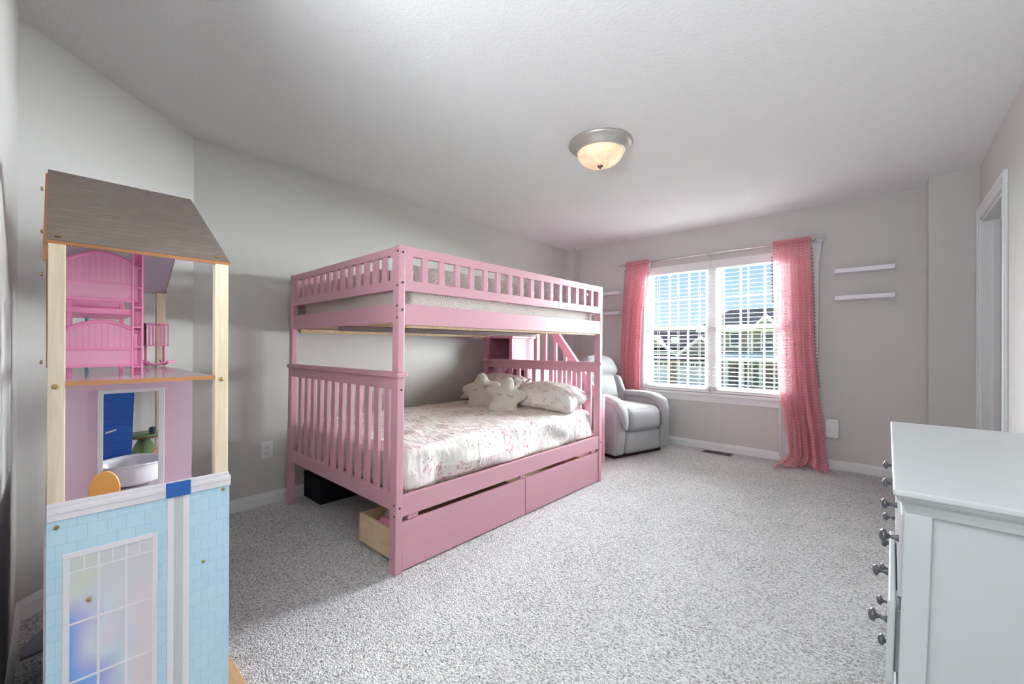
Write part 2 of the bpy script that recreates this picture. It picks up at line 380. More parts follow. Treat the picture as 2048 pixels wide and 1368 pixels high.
# ------------------------------------------------------------------ bunk bed
BX0, BX1, BY0, BY1 = -3.172, -1.774, 1.121, 3.082
def lean(p): return (p[0], p[1] + 0.0125 * p[2], p[2])
bed = thing('bunk_bed', 'pink painted wooden full over full bunk bed with slatted rails against the left wall', 'bunk bed', (-2.47, 2.1, 0))
def bp(mb, name, mat=None, bevel=0.003, parent=None, **k):
    return build(mb, name, mat or m_pink, parent or bed, bevel=bevel, fn=lean, **k)
PX, PY = 0.058, 0.038
for x0 in (BX1 - PX, BX0):
    for y0 in (BY0, BY1 - PY):
        near = y0 == BY0
        p = bp(MB().box(x0, x0 + PX, y0, y0 + PY, 0, 0.966), 'lower_post')
        u = bp(MB().box(x0 + 0.002, x0 + PX - 0.002, y0 + 0.001, y0 + PY - 0.001, 0.99, 1.622), 'upper_post', bevel=0.004)
        if x0 > -2:
            for post, zs in ((u, (1.585, 1.435, 1.30)), (p, (0.905, 0.325))):
                for z in zs:
                    bp(MB().lathe([(0.0, 0), (0.0055, 0), (0.0055, 0.003), (0.0, 0.003)], (x0 + PX - 0.001, y0 + PY * 0.55, z), 12, 'x'), 'bolt', m_bolt, 0, post)
            if near:
                for post, zs in ((u, (1.59, 1.42, 1.32, 1.262)), (p, (0.34, 0.285))):
                    for z in zs:
                        bp(MB().lathe([(0.0, -0.003), (0.005, -0.003), (0.005, 0), (0.0, 0)], (x0 + PX * 0.72, y0 + 0.001, z), 12, 'y'), 'bolt', m_bolt, 0, post)
for y0 in (BY0, BY1 - PY):
    cy = y0 + PY / 2; nm = 'foot' if y0 == BY0 else 'head'
    bp(MB().box(BX0 - 0.01, BX1 + 0.012, y0 - 0.009, y0 + PY + 0.012, 0.966, 0.99), nm + 'board_cap')
    bp(MB().box(BX0 + PX, BX1 - PX, cy - 0.013, cy + 0.013, 0.905, 0.966), nm + 'board_top_rail', bevel=0.002)
    bp(MB().box(BX0 + PX, BX1 - PX, cy - 0.013, cy + 0.013, 0.305, 0.385), nm + 'board_bottom_rail', bevel=0.002)
    for k in range(12):
        x = -2.989 + k * 0.1 
        bp(MB().box(x - 0.0225, x + 0.0225, cy - 0.009, cy + 0.009, 0.380, 0.910), nm + 'board_slat', bevel=0.002)
    # upper end guard
    a, b = BX0 + PX, BX1 - PX
    g = MB().box(a, b, cy - 0.012, cy + 0.012, 1.578, 1.618).box(a, b, cy - 0.012, cy + 0.012, 1.402, 1.452)
    g.box(a, a + 0.062, cy - 0.012, cy + 0.012, 1.402, 1.618).box(b - 0.036, b, cy - 0.012, cy + 0.012, 1.402, 1.618)
    bp(g, 'end_guard_frame', bevel=0.002)
    for k in range(12):
        x = -2.966 + k * 0.0939
        bp(MB().box(x - 0.022, x + 0.022, cy - 0.008, cy + 0.008, 1.447, 1.582), 'end_guard_slat', bevel=0.0015)
    bp(MB().box(a, b, cy - 0.012, cy + 0.012, 1.238, 1.333), 'upper_end_rail', bevel=0.002)
for xo in (BX1, BX0):
    s = -1 if xo == BX1 else 1; x0, x1 = xo + s * 0.004, xo + s * 0.028
    g = MB().box(x0, x1, BY0 + PY, BY1 - PY, 1.572, 1.62).box(x0, x1, BY0 + PY, BY1 - PY, 1.396, 1.449)
    g.box(x0, x1, BY0 + PY, 1.203, 1.396, 1.62).box(x0, x1, 3.016, BY1 - PY, 1.396, 1.62)
    bp(g, 'side_guard_frame', bevel=0.002)
    for k in range(16):
        y = 1.28 + k * 0.1097
        bp(MB().box(xo + s * 0.007, xo + s * 0.025, y - 0.017, y + 0.017, 1.445, 1.576), 'side_guard_slat', bevel=0.0015)
    bp(MB().box(x0, x1, BY0 + PY, BY1 - PY, 1.227, 1.331), 'upper_side_rail', bevel=0.002)
    bp(MB().box(x1, x1 + s * 0.03, BY0 + PY + 0.02, BY1 - PY - 0.02, 1.214, 1.24), 'wood_cleat', m_pine, bevel=0.002)
    bp(MB().box(x0, x1, BY0 + PY, BY1 - PY, 0.276, 0.379), 'lower_side_rail', bevel=0.002)
for ya, yb in ((1.20, 1.26), (2.06, 2.10), (2.94, 3.0)): bp(MB().box(-1.808, -1.785, ya, yb, 0.25, 0.277), 'rail_block', m_pink)
for z in (1.244, 0.335):
    for k in range(14):
        y = 1.2 + k * 0.137
        bp(MB().box(BX0 + 0.03, BX1 - 0.03, y, y + 0.07, z, z + 0.014), 'bed_slat', m_pine, 0)
m_beam_shaded = plain('shaded_pink_paint', (112, 100, 102), 0.7)  # pink beam with the shade under the bunk put into its colour
bp(MB().box(-2.49, -2.45, BY0 + PY, BY1 - PY, 1.212, 1.243), 'center_beam', m_beam_shaded)
bp(MB().box(-2.49, -2.45, BY0 + PY, BY1 - PY, 0.30, 0.334), 'center_beam', m_pink)
bp(MB().puff(-1.878, -1.846, BY0 - 0.004, BY0 + 0.01, 1.50, 1.562, 0.004, n=6), 'plastic_tag', plain('clear_plastic_tag', (220, 222, 226), 0.2, var=0.1, nscale=60), 0, label='small white plastic tag on the end guard')

def quilt_mat():
    a = NT('quilted_mattress_fabric'); uv = a.n('ShaderNodeTexCoord')
    sp = a.n('ShaderNodeSeparateXYZ'); a.l(uv.outputs['Object'], sp.inputs[0])
    yy = a.math('ADD', sp.outputs[0], sp.outputs[1]); zz = sp.outputs[2]
    n = a.noise(uv.outputs['Object'], 6, 2)
    # zigzag bands: diagonal ribs that change direction
    tri = a.math('ABSOLUTE', a.math('SUBTRACT', a.math('FRACT', a.math('MULTIPLY', zz, 15.0)), 0.5))
    ph = a.math('ADD', a.math('MULTIPLY', yy, 330.0), a.math('MULTIPLY', tri, 24.0)); ph = a.math('ADD', ph, a.math('MULTIPLY', n, 9.0))
    s = a.math('SINE', ph); s01 = a.math('MULTIPLY_ADD', s, 0.5, 0.5)
    ge = a.n('ShaderNodeNewGeometry'); gs = a.n('ShaderNodeSeparateXYZ'); a.l(ge.outputs['True Normal'], gs.inputs[0])
    s01 = a.math('MULTIPLY', s01, a.math('LESS_THAN', a.math('ABSOLUTE', gs.outputs[1]), 0.7))
    col = a.mix(s01, lin((206, 199, 191)), lin((246, 241, 234)))
    a.principled(col, 0.85, spec=0.15, bump=a.bump(s01, 0.5, 0.006)); return a.m
upm = MB().puff(BX0 + 0.075, BX1 - 0.06, BY0 + 0.085, BY1 - 0.045, 1.262, 1.55, 0.03, (0.006, 0.006, 0.01), 18)
build(upm, 'mattress', quilt_mat(), origin=(-2.47, 2.1, 1.262), cat='mattress', label='thick white quilted mattress on the upper bunk, zigzag patterned sides')

def floral_mat(name, base, scale=1.0, tone=1.0):
    a = NT(name); v = a.coord(scale=(scale,) * 3)
    d = a.noise(v, 14, 2, out=1); vv = a.n('ShaderNodeVectorMath', operation='MULTIPLY_ADD')
    a.l(d, vv.inputs[0]); vv.inputs[1].default_value = (0.05, 0.05, 0.05); a.l(v, vv.inputs[2]); v2 = vv.outputs[0]
    clus = a.voro(v2, 12.0); blos = a.voro(v2, 46.0); tiny = a.voro(v2, 95.0)
    cm = a.ramp(clus, [(0.40, (1, 1, 1)), (0.52, (0, 0, 0))])
    bm_ = a.ramp(blos, [(0.32, (1, 1, 1)), (0.42, (0, 0, 0))]); tm = a.ramp(tiny, [(0.28, (1, 1, 1)), (0.38, (0, 0, 0))])
    hue = a.voro(v2, 46.0, out='Color'); sp = a.n('ShaderNodeSeparateColor'); a.l(hue, sp.inputs[0])
    pc = a.ramp(sp.outputs[0], [(0.0, lin((196, 92, 118))), (0.45, lin((226, 150, 164))), (0.75, lin((150, 132, 128))), (1.0, lin((178, 96, 104)))], 'CONSTANT')
    c1 = a.mix(a.math('MULTIPLY', a.math('MULTIPLY', bm_, cm), 0.7), lin(base), pc)
    col = a.mix(a.math('MULTIPLY', a.math('MULTIPLY', tm, cm), 0.5), c1, lin((170, 128, 126)))
    # creases: elongated ridges
    w = a.coord(scale=(5, 7.5, 5), rot=(R(20), R(18), R(28))); n1 = a.noise(w, 1.5, 2, 0.5, dist=1.6)
    rid = a.math('ABSOLUTE', a.math('SUBTRACT', n1, 0.5)); rm = a.n('ShaderNodeTexNoise', noise_type='RIDGED_MULTIFRACTAL'); a.l(a.coord(scale=(3.2, 8.5, 4.5), rot=(R(24), R(14), R(32))), rm.inputs['Vector'])
    rm.inputs['Scale'].default_value = 2.0; rm.inputs['Detail'].default_value = 2.0; rm.inputs['Roughness'].default_value = 0.45; rm.inputs['Distortion'].default_value = 0.7
    h = a.math('ADD', a.math('MULTIPLY', rm.outputs[0], 0.30), a.math('MULTIPLY', n1, 0.15))
    a.principled(col, 0.8, spec=0.15, bump=a.bump(h, 0.75, 0.035), sheen=0.1); return a.m
m_floral = floral_mat('floral_cotton', (240, 234, 230))
m_floral2 = floral_mat('floral_pillow_cotton', (232, 226, 220), 1.35)
def wrinkle(p, q):
    top = max(0, q.z); side = max(0, q.x)
    n1 = noise.noise(Vector((p.x * 6, p.y * 3.0, p.z * 3))); n2 = noise.noise(Vector((p.x * 16 + p.y * 9, p.y * 10 - p.x * 6, p.z * 6 + 4)))
    r1 = 1 - abs(noise.noise(Vector((p.x * 7 + p.y * 5, p.y * 2.2 - p.x * 3, 1.7)))) * 2
    dz = (0.010 * n1 + 0.007 * n2 + 0.010 * max(0, r1 - 0.55)) * top
    s = math.sin(p.y * 7 + p.z * 16 + 3 * n1) * 0.6 + math.sin(p.y * 15 - p.z * 11 + 4 * n1) * 0.35
    dx = side * (0.020 * s + 0.006 * n2) * (0.4 + 0.6 * (1 - max(0, q.z)))
    # bedding bulges out near the foot end, over the side rail
    b = math.exp(-((p.y - 1.75) / 0.5) ** 2) * side * max(0, 1 - abs(q.z + 0.1)) * 0.03
    dy = -0.006 * s * max(0, -q.y)
    return (p.x + min(dx + b, 0.045 if p.z > 0.385 else -0.0), p.y + dy, max(p.z + dz, 0.352))
lm = MB().puff(BX0 + 0.065, -1.822, BY0 + 0.062, 3.030, 0.352, 0.592, 0.055, (0.0, 0.0, 0.012), 90, fn=wrinkle)
build(lm, 'mattress', m_floral, origin=(-2.47, 2.1, 0.352), cat='mattress', label='lower bunk mattress under a wrinkled white sheet with small pink flowers')

# pillows
def pillow(name, loc, size, rot, label, mat, group):
    a, b, t = size
    def f(u, v, s):
        U, V = u * 2 - 1, v * 2 - 1
        e = max(0, (1 - abs(U) ** 2.6)) * max(0, (1 - abs(V) ** 2.6)); h = t * e ** 0.55
        pin = 1 - 0.10 * (1 - abs(U) ** 2) * abs(V) ** 3; pin2 = 1 - 0.08 * (1 - abs(V) ** 2) * abs(U) ** 3
        x, y = U * a * pin2, V * b * pin
        n1 = noise.noise(Vector((x * 9, y * 9, s * 3 + loc[0]))) * 0.012 * min(1, h * 30)
        rid = max(0, 1 - abs(noise.noise(Vector((x * 10 + y * 6, y * 14, loc[0] * 5)))) * 5) * 0.006 * min(1, h * 20)
        return (x, y, s * h * (1.0 if s > 0 else 0.55) + (n1 + rid) * s)
    mb = MB(); mb.grid(lambda u, v: f(u, v, 1), 36, 28); mb.grid(lambda u, v: f(1 - u, v, -1), 36, 28)
    Mx = Matrix.Translation(loc) @ rot
    mb.v = [tuple(Mx @ Vector(p)) for p in mb.v]
    o = build(mb, name, mat, label=label, cat='pillow', group=group)
    m = o.modifiers.new('weld', 'WELD'); m.merge_threshold = 0.0005
    return o
def rot(x=0, y=0, z=0): return Matrix.Rotation(R(z), 4, 'Z') @ Matrix.Rotation(R(y), 4, 'Y') @ Matrix.Rotation(R(x), 4, 'X')
pillow('pillow', (-2.80, 2.86, 0.715), (0.31, 0.20, 0.11), rot(30, 0, 2), 'floral pillow leaning on the headboard behind the star cushions, nearest the wall', m_floral2, 'floral pillows')
pillow('pillow', (-2.155, 2.845, 0.665), (0.315, 0.22, 0.14), rot(12, 4, 10), 'plump floral pillow at the front corner of the lower bunk, right of the star cushions', m_floral2, 'floral pillows')

# star cushions
def star_mat():
    a = NT('cream_boucle'); v = a.coord(); n = a.noise(v, 120, 4, 0.7); d = a.voro(v, 160)
    a.principled(a.mix(n, lin((226, 219, 206)), lin((248, 244, 236))), 1.0, spec=0.05, bump=a.bump(a.math('SUBTRACT', n, d), 0.8, 0.008), sheen=0.4); return a.m
m_star = star_mat(); m_thread = plain('dark_thread', (70, 62, 60), 0.8)
def star(loc, Ro, Ri, T, rotm, label, eyes, phase=90):
    root = thing('star_cushion', label, 'cushion', loc, group='star cushions')
    def rad(th):
        c = (1 + math.cos(5 * (th - R(phase)))) / 2
        return Ri + (Ro - Ri) * (c ** 1.15)
    def P(t, th, s):
        r = rad(th) * t; arm = rad(th)
        h = T * math.sqrt(max(0, 1 - t ** 2.4)) * (0.70 + 0.30 * (1 - t)) * (1.0 - 0.25 * (arm - Ri) / (Ro - Ri) * t)
        x, z = r * math.cos(th), r * math.sin(th)
        y = -s * (h + 0.004 * noise.noise(Vector((x * 30, z * 30, s))))
        return rotm.to_3x3() @ Vector((x, y, z))
    NT_, NR = 80, 12; mb = MB()
    for s in (1, -1):
        vs = [P(0, 0, s)] + [P((j / NR) ** 0.8, 2 * math.pi * i / NT_, s) for j in range(1, NR + 1) for i in range(NT_)]
        fs = [(0, 1 + i, 1 + (i + 1) % NT_) for i in range(NT_)]
        fs += [(1 + (j - 1) * NT_ + i, 1 + j * NT_ + i, 1 + j * NT_ + (i + 1) % NT_, 1 + (j - 1) * NT_ + (i + 1) % NT_) for j in range(1, NR) for i in range(NT_)]
        if s < 0: fs = [f[::-1] for f in fs]
        mb.add(vs, fs, True)
    o = build(mb, 'cushion_body', m_star, root, local=True)
    o.modifiers.new('weld', 'WELD').merge_threshold = 0.0008
    for ex, ez in eyes:
        e = MB(); pts = []
        for k in range(9):
            u = k / 8 * 2 - 1; x, z = ex + u * 0.022, ez - 0.008 * (1 - u * u)
            th = math.atan2(z, x); t = math.hypot(x, z) / rad(th)
            q = P(t, th, 1); pts.append(q + rotm.to_3x3() @ Vector((0, -0.002, 0)))
        e.tube(pts, 0.0018, 6)
        for k in (1, 4, 7):
            q = pts[k]; e.tube([q, q + rotm.to_3x3() @ Vector(((k - 4) * 0.0015, -0.002, -0.009))], 0.0012, 5)
        build(e, 'stitched_eye', m_thread, root, local=True)
    return root
star((-2.68, 2.57, 0.712), 0.185, 0.128, 0.080, rot(-24, 0, 36) @ Matrix.Rotation(R(-6), 4, 'Y'), 'cream star cushion with closed stitched eyes, leaning back against the wall-side pillow', [(-0.048, 0.01), (0.048, 0.03)])
star((-2.33, 2.50, 0.700), 0.178, 0.112, 0.074, rot(-20, 0, 38) @ Matrix.Rotation(R(10), 4, 'Y'), 'cream star cushion with closed stitched eyes, sitting in front of the other star', [(-0.045, 0.012), (0.045, 0.012)])

# under-bed drawers
m_toyp = plain('pink_plush_cloth', (222, 140, 160), 0.9, bumps=(90, 0.4, 0.004), sheen=0.3)
m_clothw = plain('pale_pink_cloth', (228, 206, 210), 0.9, bumps=(60, 0.3, 0.004))
for i, (a, b) in enumerate(((1.165, 2.106), (2.113, 3.048))):
    dr = thing('underbed_drawer', ['pink fronted wooden drawer on the floor under the bunk bed, nearest the foot end', 'pink fronted wooden drawer on the floor under the bunk bed, nearest the armchair'][i], 'drawer', (-1.99, (a + b) / 2, 0.006), group='drawers under the bed')
    build(MB().box(-1.80, -1.782, a, b, 0.008, 0.247), 'drawer_front', m_pink, dr, bevel=0.002)
    y0, y1 = a + 0.006, b - 0.02
    build(MB().box(-2.205, -1.80, y0, y0 + 0.014, 0.022, 0.178), 'drawer_side', m_pine, dr, bevel=0.001)
    build(MB().box(-2.205, -1.80, y1 - 0.014, y1, 0.022, 0.178), 'drawer_side', m_pine, dr, bevel=0.001)
    build(MB().box(-2.219, -2.205, y0, y1, 0.022, 0.178), 'drawer_back', m_pine, dr, bevel=0.001)
    build(MB().box(-2.205, -1.80, y0 + 0.014, y1 - 0.014, 0.03, 0.036), 'drawer_bottom', m_pine, dr)
    for (x, y) in ((-2.15, y0 + 0.05), (-1.86, y0 + 0.05), (-2.15, y1 - 0.05), (-1.86, y1 - 0.05)):
        build(MB().lathe([(0, -0.006), (0.012, -0.006), (0.012, 0.006), (0, 0.006)], (x, y, 0.012), 14, 'x'), 'caster_wheel', m_bolt, dr)
def cloth_lump(name, c, r, mat, label, cat, seed):
    def fn(u, v):
        th, ph = u * 2 * math.pi, v * math.pi
        d = Vector((math.cos(th) * math.sin(ph), math.sin(th) * math.sin(ph), math.cos(ph)))
        k = 1 + 0.18 * noise.noise(d * 2.2 + Vector((seed, 0, 0))) + 0.06 * noise.noise(d * 6 + Vector((seed, 3, 0)))
        return (c[0] + d.x * r[0] * k, c[1] + d.y * r[1] * k, c[2] + d.z * r[2] * k)
    o = build(MB().grid(fn, 32, 20), name, mat, label=label, cat=cat); return o
cloth_lump('folded_blanket', (-2.04, 1.315, 0.14), (0.095, 0.072, 0.09), m_clothw, 'pale pink blanket bundled in the near drawer under the bed', 'blanket', 1)
cloth_lump('plush_toy', (-2.00, 1.217, 0.152), (0.085, 0.024, 0.040), m_toyp, 'small rose pink plush bundle on the blanket in the near drawer', 'plush toy', 5)
cloth_lump('plush_toy', (-1.92, 2.72, 0.14), (0.07, 0.10, 0.09), m_toyp, 'rose pink plush bundle showing over the far drawer front', 'plush toy', 9)
sb = thing('storage_box', 'low black fabric storage box on the carpet under the bunk bed', 'storage box', (-3.1, 1.47, 0))
build(MB().box(-3.238, -2.957, 1.268, 1.68, 0, 0.168), 'box_body', m_black, sb, bevel=0.004)
build(MB().box(-3.241, -2.954, 1.265, 1.683, 0.160, 0.188), 'box_lid', m_black, sb, bevel=0.004)

# ------------------------------------------------------------------ storage staircase behind the bed
stc = thing('bed_staircase', 'pink storage staircase with cubbies and a sloping baluster railing beyond the bunk bed', 'staircase', (-2.65, 3.36, 0))
SY0, SY1 = 3.165, 3.52
tops = [1.225, 0.905, 0.60, 0.30]; xr = [-2.86, -2.63, -2.38, -2.13]
prev = -3.235
for k, (zt, x1) in enumerate(zip(tops, xr)):
    x0 = -3.235 if k == 0 else xr[k - 1] - 0.0
    zb = tops[k + 1] if k < 3 else 0.0
    # tread box with an open cubby towards the bed
    build(MB().box(x0 - (0 if k == 0 else 0.0), x1 + 0.018, SY0 - 0.01, SY1 + 0.01, zt - 0.022, zt + 0.008), 'tread', m_pink, stc, bevel=0.003)
    build(MB().box(x1 - 0.015, x1, SY0, SY1, zb if k < 3 else 0, zt - 0.022), 'riser', m_pink, stc, bevel=0.002)
    lv = MB()
    lv.box(-3.235, x1 - 0.015, SY1 - 0.012, SY1, zb, zt - 0.022)
    lv.box(-3.235, -3.215, SY0, SY1 - 0.012, zb, zt - 0.022)
    lv.box(-3.215, x1 - 0.015, SY0, SY1 - 0.012, zb + (0.008 if k < 3 else 0), zb + 0.02)
    lv.box(x1 - 0.04, x1 - 0.015, SY0, SY0 + 0.02, zb + 0.02, zt - 0.022).box(-3.215, -3.19, SY0, SY0 + 0.02, zb + 0.02, zt - 0.022)
    if k: lv.box(-3.215 + (xr[k] + 3.215) * 0.5, -3.2 + (xr[k] + 3.215) * 0.5, SY0 + 0.002, SY1 - 0.012, zb + 0.02, zt - 0.022)
    build(lv, 'cubby', m_pink, stc, bevel=0.001)
RY = 3.575
rl = lambda x: 1.247 + (x + 2.552) * (0.969 - 1.247) / (-2.324 + 2.552)
build(MB().prism([(-2.86, rl(-2.86)), (-2.06, rl(-2.06)), (-2.06, rl(-2.06) - 0.12), (-2.86, rl(-2.86) - 0.12)], RY - 0.02, RY + 0.02, 'y'), 'handrail', m_pink, stc, bevel=0.003)
for x in (-2.865, -2.06): build(MB().box(x - 0.025, x + 0.025, RY - 0.025, RY + 0.025, 0, rl(x) + 0.01), 'newel_post', m_pink, stc, bevel=0.003)
for x in (-2.745, -2.61, -2.485, -2.36, -2.23):
    build(MB().box(x - 0.018, x + 0.018, RY - 0.012, RY + 0.012, 0.12, rl(x) - 0.08), 'baluster', m_pink, stc, bevel=0.002)
build(MB().prism([(-2.9, 0.12), (-2.06, 0.12), (-2.06, 0.05), (-2.9, 0.05)], RY - 0.015, RY + 0.015, 'y'), 'bottom_rail', m_pink, stc)

# ------------------------------------------------------------------ recliner
def fabric_mat():
    a = NT('grey_chenille'); v = a.coord(); n = a.noise(v, 260, 3, 0.8); n2 = a.noise(v, 9, 3)
    col = a.mix(n, lin((122, 125, 127)), lin((174, 177, 179)))
    col = a.mix(a.math('MULTIPLY', n2, 0.25), col, lin((160, 160, 162)))
    a.principled(col, 0.95, spec=0.1, bump=a.bump(n, 0.5, 0.004), sheen=0.35); return a.m
m_chair = fabric_mat()
rc = thing('recliner', 'light grey fabric recliner armchair beside the window', 'armchair', (-1.87, 4.085, 0), R(73.7))
def rp_(mb, name, mat=m_chair, **k): return build(mb, name, mat, rc, local=True, **k)
W = 0.40
rp_(MB().box(-W + 0.05, W - 0.05, 0.06, 0.80, 0.0, 0.05), 'base_frame', m_bolt)
# footrest panel
def pleat(p, q):
    f = max(0, -q.y); r = math.exp(-((p.x + 0.02) / 0.05) ** 2) * math.cos(p.x * 120) * 0.006 + 0.002 * math.sin(p.x * 60 + p.z * 20)
    return (p.x, p.y + f * r * max(0, 1 - abs(q.z)), p.z)
rp_(MB().puff(-0.255, 0.255, -0.012, 0.10, 0.045, 0.262, 0.035, (0, 0.012, 0), 30, fn=pleat), 'footrest')
rp_(MB().puff(-0.26, 0.26, -0.035, 0.62, 0.255, 0.50, 0.075, (0, 0.02, 0.025), 18), 'seat_cushion')
for s in (-1, 1):
    xo, xi = s * W, s * 0.262
    prof = [(0.0, 0.04), (0.70, 0.045), (0.74, 0.52), (0.30, 0.575), (0.12, 0.572), (0.03, 0.54), (-0.015, 0.46), (-0.022, 0.25)]
    rp_(MB().prism(prof, xo, xi, 'x', smooth=False), 'arm_panel', bevel=0.028, seg=4, smooth=True)
    path = [(s * 0.318, 0.66, 0.575), (s * 0.320, 0.45, 0.585), (s * 0.322, 0.25, 0.59), (s * 0.322, 0.12, 0.578), (s * 0.316, 0.030, 0.545), (s * 0.302, -0.018, 0.46), (s * 0.290, -0.034, 0.36), (s * 0.282, -0.030, 0.28)]
    rad = [0.078, 0.082, 0.084, 0.084, 0.078, 0.060, 0.040, 0.018]
    rad2 = [0.030, 0.036, 0.038, 0.038, 0.036, 0.032, 0.024, 0.012]
    fine = []; f1 = []; f2 = []
    for i in range(len(path) - 1):
        for k in range(4):
            t = k / 4; fine.append([path[i][c] * (1 - t) + path[i + 1][c] * t for c in range(3)]); f1.append(rad[i] * (1 - t) + rad[i + 1] * t); f2.append(rad2[i] * (1 - t) + rad2[i + 1] * t)
    rp_(MB().tube(fine, f1, 24, f2, up=(0, -0.4, 1), power=2.6), 'arm_pad')
# back: lumbar, wings and head cushion, leaning backwards
def tilt(p, a=R(-14), y0=0.52, z0=0.45):
    y, z = p[1] - y0, p[2] - z0
    return (p[0], y0 + y * math.cos(a) - z * math.sin(a), z0 + y * math.sin(a) + z * math.cos(a))
rp_(MB().puff(-0.22, 0.22, 0.50, 0.66, 0.42, 0.815, 0.06, (0, 0.03, 0), 18), 'lumbar_cushion', fn=tilt)
for s in (-1, 1):
    rp_(MB().puff(s * 0.20, s * 0.325, 0.475, 0.66, 0.40, 0.80, 0.055, (0.015, 0.01, 0), 14, fn=lambda p, q: (p.x - s * max(0, p.z - 0.6) * 0.2, p.y, p.z)), 'side_bolster', fn=tilt)
rp_(MB().puff(-0.29, 0.29, 0.50, 0.67, 0.80, 1.035, 0.07, (0, 0.03, 0.015), 20, fn=lambda p, q: (p.x * (1 - 0.38 * max(0, (p.z - 0.83) / 0.2) ** 1.8), p.y, p.z)), 'head_cushion', fn=tilt)
rp_(MB().puff(-0.30, 0.30, 0.64, 0.74, 0.25, 1.02, 0.05, (0, 0.02, 0), 16, fn=lambda p, q: (p.x * (1 - 0.36 * max(0, (p.z - 0.80) / 0.22) ** 1.6), p.y, p.z)), 'back_panel', fn=tilt)
rp_(MB().lathe([(0.0, -0.008), (0.022, -0.008), (0.026, 0), (0.026, 0.004), (0, 0.004)], (-W - 0.001, 0.42, 0.43), 20, 'x'), 'recline_button', m_bolt)
# ------------------------------------------------------------------ curtains
def lace_mat():
    a = NT('pink_lace'); uv = a.n('ShaderNodeTexCoord'); sp = a.n('ShaderNodeSeparateXYZ'); a.l(uv.outputs['UV'], sp.inputs[0])
    u, v = sp.outputs[0], sp.outputs[1]
    nz = a.noise(uv.outputs['UV'], 14, 3)
    tri = a.math('ABSOLUTE', a.math('SUBTRACT', a.math('FRACT', a.math('MULTIPLY', u, 26.0)), 0.5))
    ph = a.math('ADD', a.math('MULTIPLY', v, 230.0), a.math('MULTIPLY', tri, 10.0))
    s = a.math('SINE', a.math('ADD', ph, a.math('MULTIPLY', nz, 3.0)))
    hole = a.math('GREATER_THAN', s, 0.25)
    holes = hole
    col = a.mix(nz, lin((228, 142, 154)), lin((242, 176, 184)))
    d = a.n('ShaderNodeBsdfDiffuse'); t = a.n('ShaderNodeBsdfTranslucent'); tr = a.n('ShaderNodeBsdfTransparent')
    a.l(col, d.inputs[0]); a.l(col, t.inputs[0])
    m1 = a.n('ShaderNodeMixShader'); m1.inputs[0].default_value = 0.28; a.l(d.outputs[0], m1.inputs[1]); a.l(t.outputs[0], m1.inputs[2])
    m2 = a.n('ShaderNodeMixShader'); a.l(a.math('MULTIPLY_ADD', holes, 0.55, 0.05), m2.inputs[0]); a.l(m1.outputs[0], m2.inputs[1]); a.l(tr.outputs[0], m2.inputs[2])
    a.l(m2.outputs[0], a.out.inputs[0]); return a.m
def sheer_mat():
    a = NT('white_sheer'); v = a.coord(); n = a.noise(v, 200, 2)
    d = a.n('ShaderNodeBsdfDiffuse'); t = a.n('ShaderNodeBsdfTranslucent'); tr = a.n('ShaderNodeBsdfTransparent')
    c = a.mix(n, lin((236, 237, 240)), lin((248, 248, 250))); a.l(c, d.inputs[0]); a.l(c, t.inputs[0])
    m1 = a.n('ShaderNodeMixShader'); m1.inputs[0].default_value = 0.2; a.l(d.outputs[0], m1.inputs[1]); a.l(t.outputs[0], m1.inputs[2])
    m2 = a.n('ShaderNodeMixShader'); m2.inputs[0].default_value = 0.03; a.l(m1.outputs[0], m2.inputs[1]); a.l(tr.outputs[0], m2.inputs[2])
    a.l(m2.outputs[0], a.out.inputs[0]); return a.m
m_lace, m_sheer = lace_mat(), sheer_mat()
m_tassel = plain('silhouette_tassel', (150, 142, 146), 0.9)  # grey of a backlit silhouette set as the tassel colour
ROD_Z, ROD_Y = 2.122, 4.742
def lerp_tab(tab, z):
    for (z0, v0), (z1, v1) in zip(tab, tab[1:]):
        if z0 >= z >= z1: t = (z0 - z) / (z0 - z1); return v0 + (v1 - v0) * t
    return tab[-1][1] if z < tab[-1][0] else tab[0][1]
